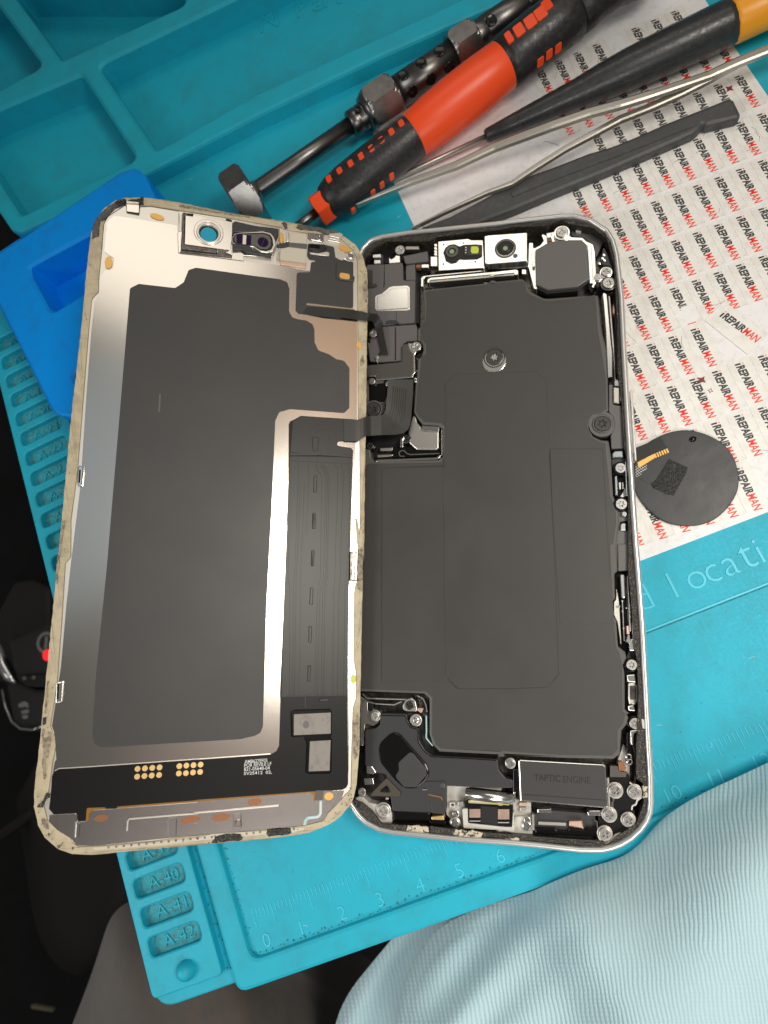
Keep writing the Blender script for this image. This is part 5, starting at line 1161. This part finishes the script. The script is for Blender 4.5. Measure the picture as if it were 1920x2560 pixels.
patch('B 665 258 700 250 728 275 735 325 705 330 690 290', 'rubble', .03); patch('B 830 310 850 285 905 280 1000 300 1080 305 1200 340 1300 345 1310 370 1230 385 1170 388 1080 350 980 340 880 335', 'rubble', .045)
patch('A 1040 195 1090 190 1240 225 1500 270 1659 300 1500 285 1250 248 1060 215', 'rubble', .012); patch('B 0 140 300 190 305 205 0 160', 'rubble', .01)
patch('E 185 300 200 250 215 200 235 280 225 330 195 350', 'rubble', .008, 0); patch('B 1600 1000 1640 900 1655 1100 1640 1200 1610 1110', 'rubble', .01, 0)
patch('L 575 10 600 0 560 300 545 420 535 560 515 600 520 440 540 250', 'rubble', .012, 0); patch('L 430 1480 450 1480 425 1780 410 1790 415 1650', 'rubble', .008, 0); patch('L 395 1925 405 1930 395 2060 382 2050', 'rubble', .008, 0)
patch('L 440 1950 465 1960 470 2060 440 2210 415 2160 440 2060', 'rubble', .008, 0); patch('J 100 20 175 10 160 120 130 260 140 420 110 440 100 300 110 150', 'rubble', .009, 0)
patch('J 105 640 140 560 175 580 170 610 130 640 105 710 60 710 50 690', 'glue', .05, name='black_tape_scrap'); patch('J 90 800 150 840 165 920 140 930 100 870', 'rubble', .008, 0); patch('L 392 1822 430 1815 424 1880 390 1898', 'glue', .004, 0, 'black_tape_scrap', .003)
patch('T12 662 240 690 235 688 440 690 520 660 500 655 450', 'rubble', .008, 0); patch('T12 645 1380 660 1280 668 1480 655 1560 640 1600', 'rubble', .008, 0); patch('H 90 330 140 320 150 480 140 700 110 760 95 560', 'rubble', .006, 0)
patch('N 1155 1860 1205 1800 1215 2212 1150 2212', 'rubble', .006, 0)
# specks of dirt on the bezel
sp_ = []
g = random.Random(11); per = inset(do, .09)
for i in range(220):
    k = g.randrange(len(per)); a = Vector(per[k]); c_ = Vector(per[(k+1) % len(per)]); t = g.random(); q = a.lerp(c_, t)+Vector((g.gauss(0, .035), g.gauss(0, .035)))
    r = g.uniform(.004, .015); sp_.append(prism_mesh('s', circle(q, r, 5, r*g.uniform(.4, 1), g.random()*3), -.01, .012))
link('dirt_speck', join_meshes('dirt_speck', sp_), MT['rubble'], ds, kind='stuff')
# clips
d('bezel_clip', 'T01 502 1380 512 1355 540 1362 540 1400 530 1488 510 1490 498 1470', -.02, .09, 'silver', .01, .03); d('clip_slot', 'T01 512 1385 524 1385 520 1470 508 1468', .05, .096, 'gloss', 0, .003)
d('bezel_clip', 'L 520 1500 575 1490 560 1680 510 1690', -.02, .10, 'silver', .01, .03); d('clip_slot', 'L 530 1510 548 1508 540 1650 520 1655', .05, .106, 'gloss', 0, .003)
d('bezel_clip', 'T12 608 255 656 255 654 446 606 446', -.02, .09, 'darkm', .01, .02); d('clip_bar', 'T12 628 262 636 262 634 440 626 440', .05, .1, 'silver', .0, .01); d('clip_bar', 'T12 645 270 651 270 650 440 644 440', .05, .1, 'silver', .0, .01)
d('plate_flange', 'T12 640 0 655 200 662 235 612 245 T12 612 0', -.01, .012, 'platetrim', .01, .004)
pad('T12 632 1082', 6, 11, 'lime', 0, .01, 'yellow_mark')
d('corner_clip', 'A 440 175 590 190 590 290 445 270', -.01, .022, 'plate', .01, .008); d('corner_clip_bar', 'A 440 148 585 160 585 176 440 166', .0, .065, 'platetrim', .005, .02)
ribbon('clip_outline', ds, DISP, 'A 438 180 446 272 585 298 596 190', .0, .028, .014, MT['blackd'], .01)
pad('A 797 330', 17, 7.5, 'orange', -.15, .012); pad('A 237 858', 9, 16.5, 'orange', 0, .012); pad('B 1392 560', 16, 8, 'orange', -.2, .014); pad('T11 668 578', 6.5, 10, 'orange', 0, .012)
q = DISP.pt(*pts('K 1290 945')[0], .01)
# ---- module row at the top
d('camera_bracket', 'A 1040 285 1090 268 1659 360 B 640 318 B 650 400 B 600 560 B 560 660 B 230 640 B 230 700 B 0 672 A 1040 745 1030 520 1048 500', .0, .03, 'plate', .02, .01)
d('bracket_arm', 'A 1052 290 1088 292 1078 498 1045 495', .02, .05, 'platetrim', .02, .012)
d('camera_frame', 'A 1090 275 1130 280 1120 340 1110 648 1480 700 1492 738 1480 750 1070 705 1068 660 1080 500', .02, .10, 'darkm', .02, .02)
d('camera_tray', 'A 1122 285 1659 385 B 110 250 B 80 560 B 100 640 B 0 600 A 1640 720 1500 700 1112 650', .02, .085, 'plate', .03, .01)
d('tray_notch', 'A 1130 288 1215 295 1210 330 1128 318', .03, .0865, 'blackd', .0, 0); d('tray_notch', 'B 22 212 90 228 90 256 22 240', .03, .0865, 'blackd', 0, 0)
d('lower_lip', 'A 1070 705 1490 745 1500 720 1659 745 1659 800 1060 735', .02, .06, 'darkm', .01, .01)
dd_('A 1390 508', 36, .07, .098, 'plate', 'lens_collar', hole=27); dd_('A 1390 515', 30, .08, .115, 'platetrim', 'lens_collar', hole=22.5, bev=.02)
dd_('A 1388 530', 23.5, .08, .104, 'gloss', 'lens_ring', hole=19.5); dd_('A 1388 540', 20, .08, .098, 'cyan', 'lens_window', bev=.004)  # cyan disc stands in for clear glass with the mat showing through
d('sensor_frame', 'B 95 262 130 240 340 290 400 300 500 310 630 330 632 390 590 480 560 400 470 350 350 370 130 370 90 410', .03, .11, 'black', .03, .02)
d('sensor_frame', 'B 95 500 300 520 340 575 400 600 555 610 550 650 260 610 200 570 100 575', .03, .11, 'black', .02, .02)
d('sensor_rim', 'B 85 440 120 385 180 372 450 355 540 380 590 440 600 520 570 590 500 612 420 600 340 545 120 520 88 480', .03, .10, 'platetrim', .05, .02)
d('sensor_bezel', 'B 95 440 125 395 180 382 450 372 530 395 560 440 570 520 545 570 490 590 420 580 340 530 130 505 98 480', .05, .108, 'gloss', .05, .01)
d('sensor_plate', 'B 115 440 135 400 450 385 520 410 545 460 540 530 500 565 420 560 330 515 130 490', .06, .114, 'lensgrey', .05, .01)
d('sensor_window', 'B 142 388 218 395 212 500 145 492', .08, .1185, 'purple', .005, .003); d('sensor_window', 'B 262 402 315 408 310 515 258 510', .08, .1185, 'purple', .005, .003)
dd_('B 450 485', 13.5, .08, .1185, 'purple', 'sensor_lens', bev=.003)
ribbon('lens_scratch', ds, DISP, 'B 430 530 470 440', .1, .121, .006, MT['lensgrey'])
d('sensor_divider', 'B 218 400 258 405 252 512 214 506', .08, .1175, 'platetrim', 0, .002)
d('shield_box', 'B 650 560 745 540 955 565 945 725 650 690', .0, .085, 'cream2', .01, .012); d('shield_box', 'B 748 378 952 385 955 505 752 488', .0, .06, 'cream2', .02, .012)
d('shield_strip', 'B 752 490 958 505 956 565 746 540', .03, .07, 'lensgrey', .01, .01); d('box_shadow', 'B 640 690 950 728 945 785 650 745', .0, .03, 'pinkcop', .01, .01)
for x in (612, 632, 650): d('spring_leaf', 'B %d 552 %d 552 %d 680 %d 690' % (x, x+11, x+5, x-8), .0, .07, 'platetrim', .01, .01)
d('amber_contact', 'B 635 365 685 385 692 470 670 505 640 480', .01, .06, 'orange', .02, .015); d('spring_leaf', 'B 715 370 745 360 752 480 720 478', .01, .08, 'platetrim', .01, .015)
d('connector_bar', 'B 610 510 745 480 745 540 620 540', .01, .055, 'black', .01, .01)
d('dark_sheet', 'B 838 850 860 832 990 832 1005 715 1052 708 1058 692 985 680 960 640 968 500 1150 510 1268 540 1285 660 1340 690 1490 712 1490 1230 1460 1242 970 1185 942 1193 955 1210 1500 1262 1535 1300 1340 1365 860 1308 824 1270', .005, .022, 'graphite', .04, .006)
d('ear_flex', 'B 968 498 1150 512 1190 545 1150 590 1100 605 975 570', .01, .06, 'flex', .03, .02); d('ear_flex_slot', 'B 985 505 1105 520 1100 570 980 552', .03, .0645, 'gloss', .01, .004)
d('foil_sliver', 'B 975 600 1090 612 1180 595 1215 605 1212 645 1090 635 1000 620', .01, .03, 'platetrim', .02, .006)
d('foil_frame', 'B 955 378 1020 378 1150 400 1150 470 1130 482 1010 460 965 440', .0, .03, 'plate', .03, .01); dd_('B 1100 432', 7.5, .02, .05, 'plate', 'rivet', hole=4)
d('foil_frame', 'B 1200 430 1340 455 1340 490 1200 470', .0, .035, 'platetrim', .01, .01, ['B 1215 442 1330 465 1330 480 1215 460'])
dd_('B 1462 638', 10.5, .0, .06, 'platetrim', 'rivet', hole=6.5, bev=.02); dd_('B 1462 638', 6.8, .0, .04, 'plate', 'rivet')
d('spring_clip', 'B 1370 610 1400 600 1430 640 1410 690 1375 680', .0, .055, 'platetrim', .02, .02)
d('flex_pad', 'B 1295 720 1320 700 1480 706 1482 860 1508 880 1500 940 1330 918 1288 885', .01, .06, 'graphite', .04, .02)
p_ = DISP.pt(*pts('B 1390 877')[0], .06); s_ = DISP.cm(13, pts('B 1390 877')[0], .06); link('pad', prism_mesh('pad', fillet([(p_.x-s_, p_.y-s_*.6), (p_.x+s_, p_.y-s_*.6), (p_.x+s_, p_.y+s_*.6), (p_.x-s_, p_.y+s_*.6)], s_*.5, 5), .05, .064), MT['orange'], ds)
d('corner_outline', 'B 1200 430 1215 385 1340 375 1375 400 1330 470 1320 440 1230 420', .0, .03, 'platetrim', .01, .01)
ribbon('bezel_line', ds, DISP, 'A 155 700 175 500 185 400 235 320 420 200 600 215 720 210 1050 265', -.02, .002, .012, MT['lensgrey'], .05)
# ================================================================== FLEX CABLES JOINING BOTH HALVES (parts of the screen)
DM = DISP.matrix(); DMi = DM.inverted()
def strip(name, rows, m, th=.012, parent=ds):
    """rows: pairs of world points (left, right) along a ribbon"""
    v = []; f = []
    for a, c_ in rows:
        a, c_ = DMi @ Vector(a), DMi @ Vector(c_)
        for k in range(5): v.append(a.lerp(c_, k/4))
    n = 5; top = len(v)
    v += [q-Vector((0, 0, th)) for q in v[:]]
    for i in range(len(rows)-1):
        for k in range(n-1):
            a = i*n+k; f.append((a, a+1, a+n+1, a+n)); f.append((top+a, top+a+n, top+a+n+1, top+a+1))
    return link(name, mesh(name, v, f, smooth=True), m, parent)
def dp_(s, w): P = pts(s)[0]; return DM @ DISP.pt(*P, w)
def bp3(s, w): P = pts(s)[0]; return BODY.pt(*P, w)+Vector(BODY.O)
def lerp_rows(A0, A1, n, hump=0.0):
    out = []
    for i in range(n+1):
        t = i/n; h = Vector((0, 0, hump*math.sin(math.pi*t)))
        out.append((A0[0].lerp(A1[0], t)+h, A0[1].lerp(A1[1], t)+h))
    return out
r0 = (dp_('E 0 960', .05), dp_('E 0 1215', .05)); r1 = (dp_('E 165 962', .10), dp_('E 160 1212', .10)); r2 = (dp_('E 250 930', .10), dp_('E 250 1150', .10))
r3 = (bp3('E 300 920', .10), bp3('E 300 1148', .10)); r4 = (bp3('E 430 915', .01), bp3('E 430 1140', .01))
rows = lerp_rows(r0, r1, 3)+lerp_rows(r1, r2, 3)[1:]+lerp_rows(r2, r3, 4)[1:]+lerp_rows(r3, r4, 4)[1:]
strip('flex_cable', rows, MT['cable'])
# the part lying in the housing: bends up toward the bracket
cable = [('E 430 915', 'E 430 1140'), ('E 462 890', 'E 600 1136'), ('E 480 850', 'E 690 1118'), ('E 486 800', 'E 738 1075'), ('E 490 750', 'E 762 1020'), ('E 496 690', 'E 775 930'), ('E 502 620', 'E 786 780'), ('E 508 560', 'E 795 640'), ('E 510 500', 'E 800 500')]
rows = [(bp3(a, .01-.11*(i/8)), bp3(c_, .01-.11*(i/8))) for i, (a, c_) in enumerate(cable)]
strip('flex_cable', rows, MT['cable'], .015)
for k in range(7):
    t = .22+.085*k; path = []
    for (a, c_) in rows[1:-1]: path.append(DMi @ (a.lerp(c_, t)+Vector((0, 0, .004))))
    link('cable_trace', tube('cable_trace', path, .008, 4), MT['cable'], ds)
r0 = (dp_('B 960 1230', .022), dp_('B 900 1308', .022)); r1 = (dp_('B 1200 1245', .06), dp_('B 1150 1345', .05)); r2 = (dp_('B 1450 1265', .07), dp_('B 1400 1362', .07)); r3 = (dp_('B 1580 1280', .06), dp_('B 1560 1385', .06))
r4 = (bp3('C 185 1120', .30), bp3('C 170 1205', .30)); r5 = (bp3('C 290 1126', .12), bp3('C 235 1215', .10)); r6 = (bp3('C 340 1200', -.02), bp3('C 262 1270', -.04)); r7 = (bp3('C 372 1380', -.08), bp3('C 300 1400', -.09)); r8 = (bp3('C 412 1575', -.14), bp3('C 330 1550', -.14)); r9 = (bp3('C 420 1600', -.16), bp3('C 300 1600', -.16))
rows = lerp_rows(r0, r1, 3)+lerp_rows(r1, r2, 3)[1:]+lerp_rows(r2, r3, 2)[1:]+lerp_rows(r3, r4, 2)[1:]+lerp_rows(r4, r5, 3)[1:]+lerp_rows(r5, r6, 2)[1:]+lerp_rows(r6, r7, 2)[1:]+lerp_rows(r7, r8, 3)[1:]+[r9]
strip('thin_flex_cable', rows, MT['flex'], .004)
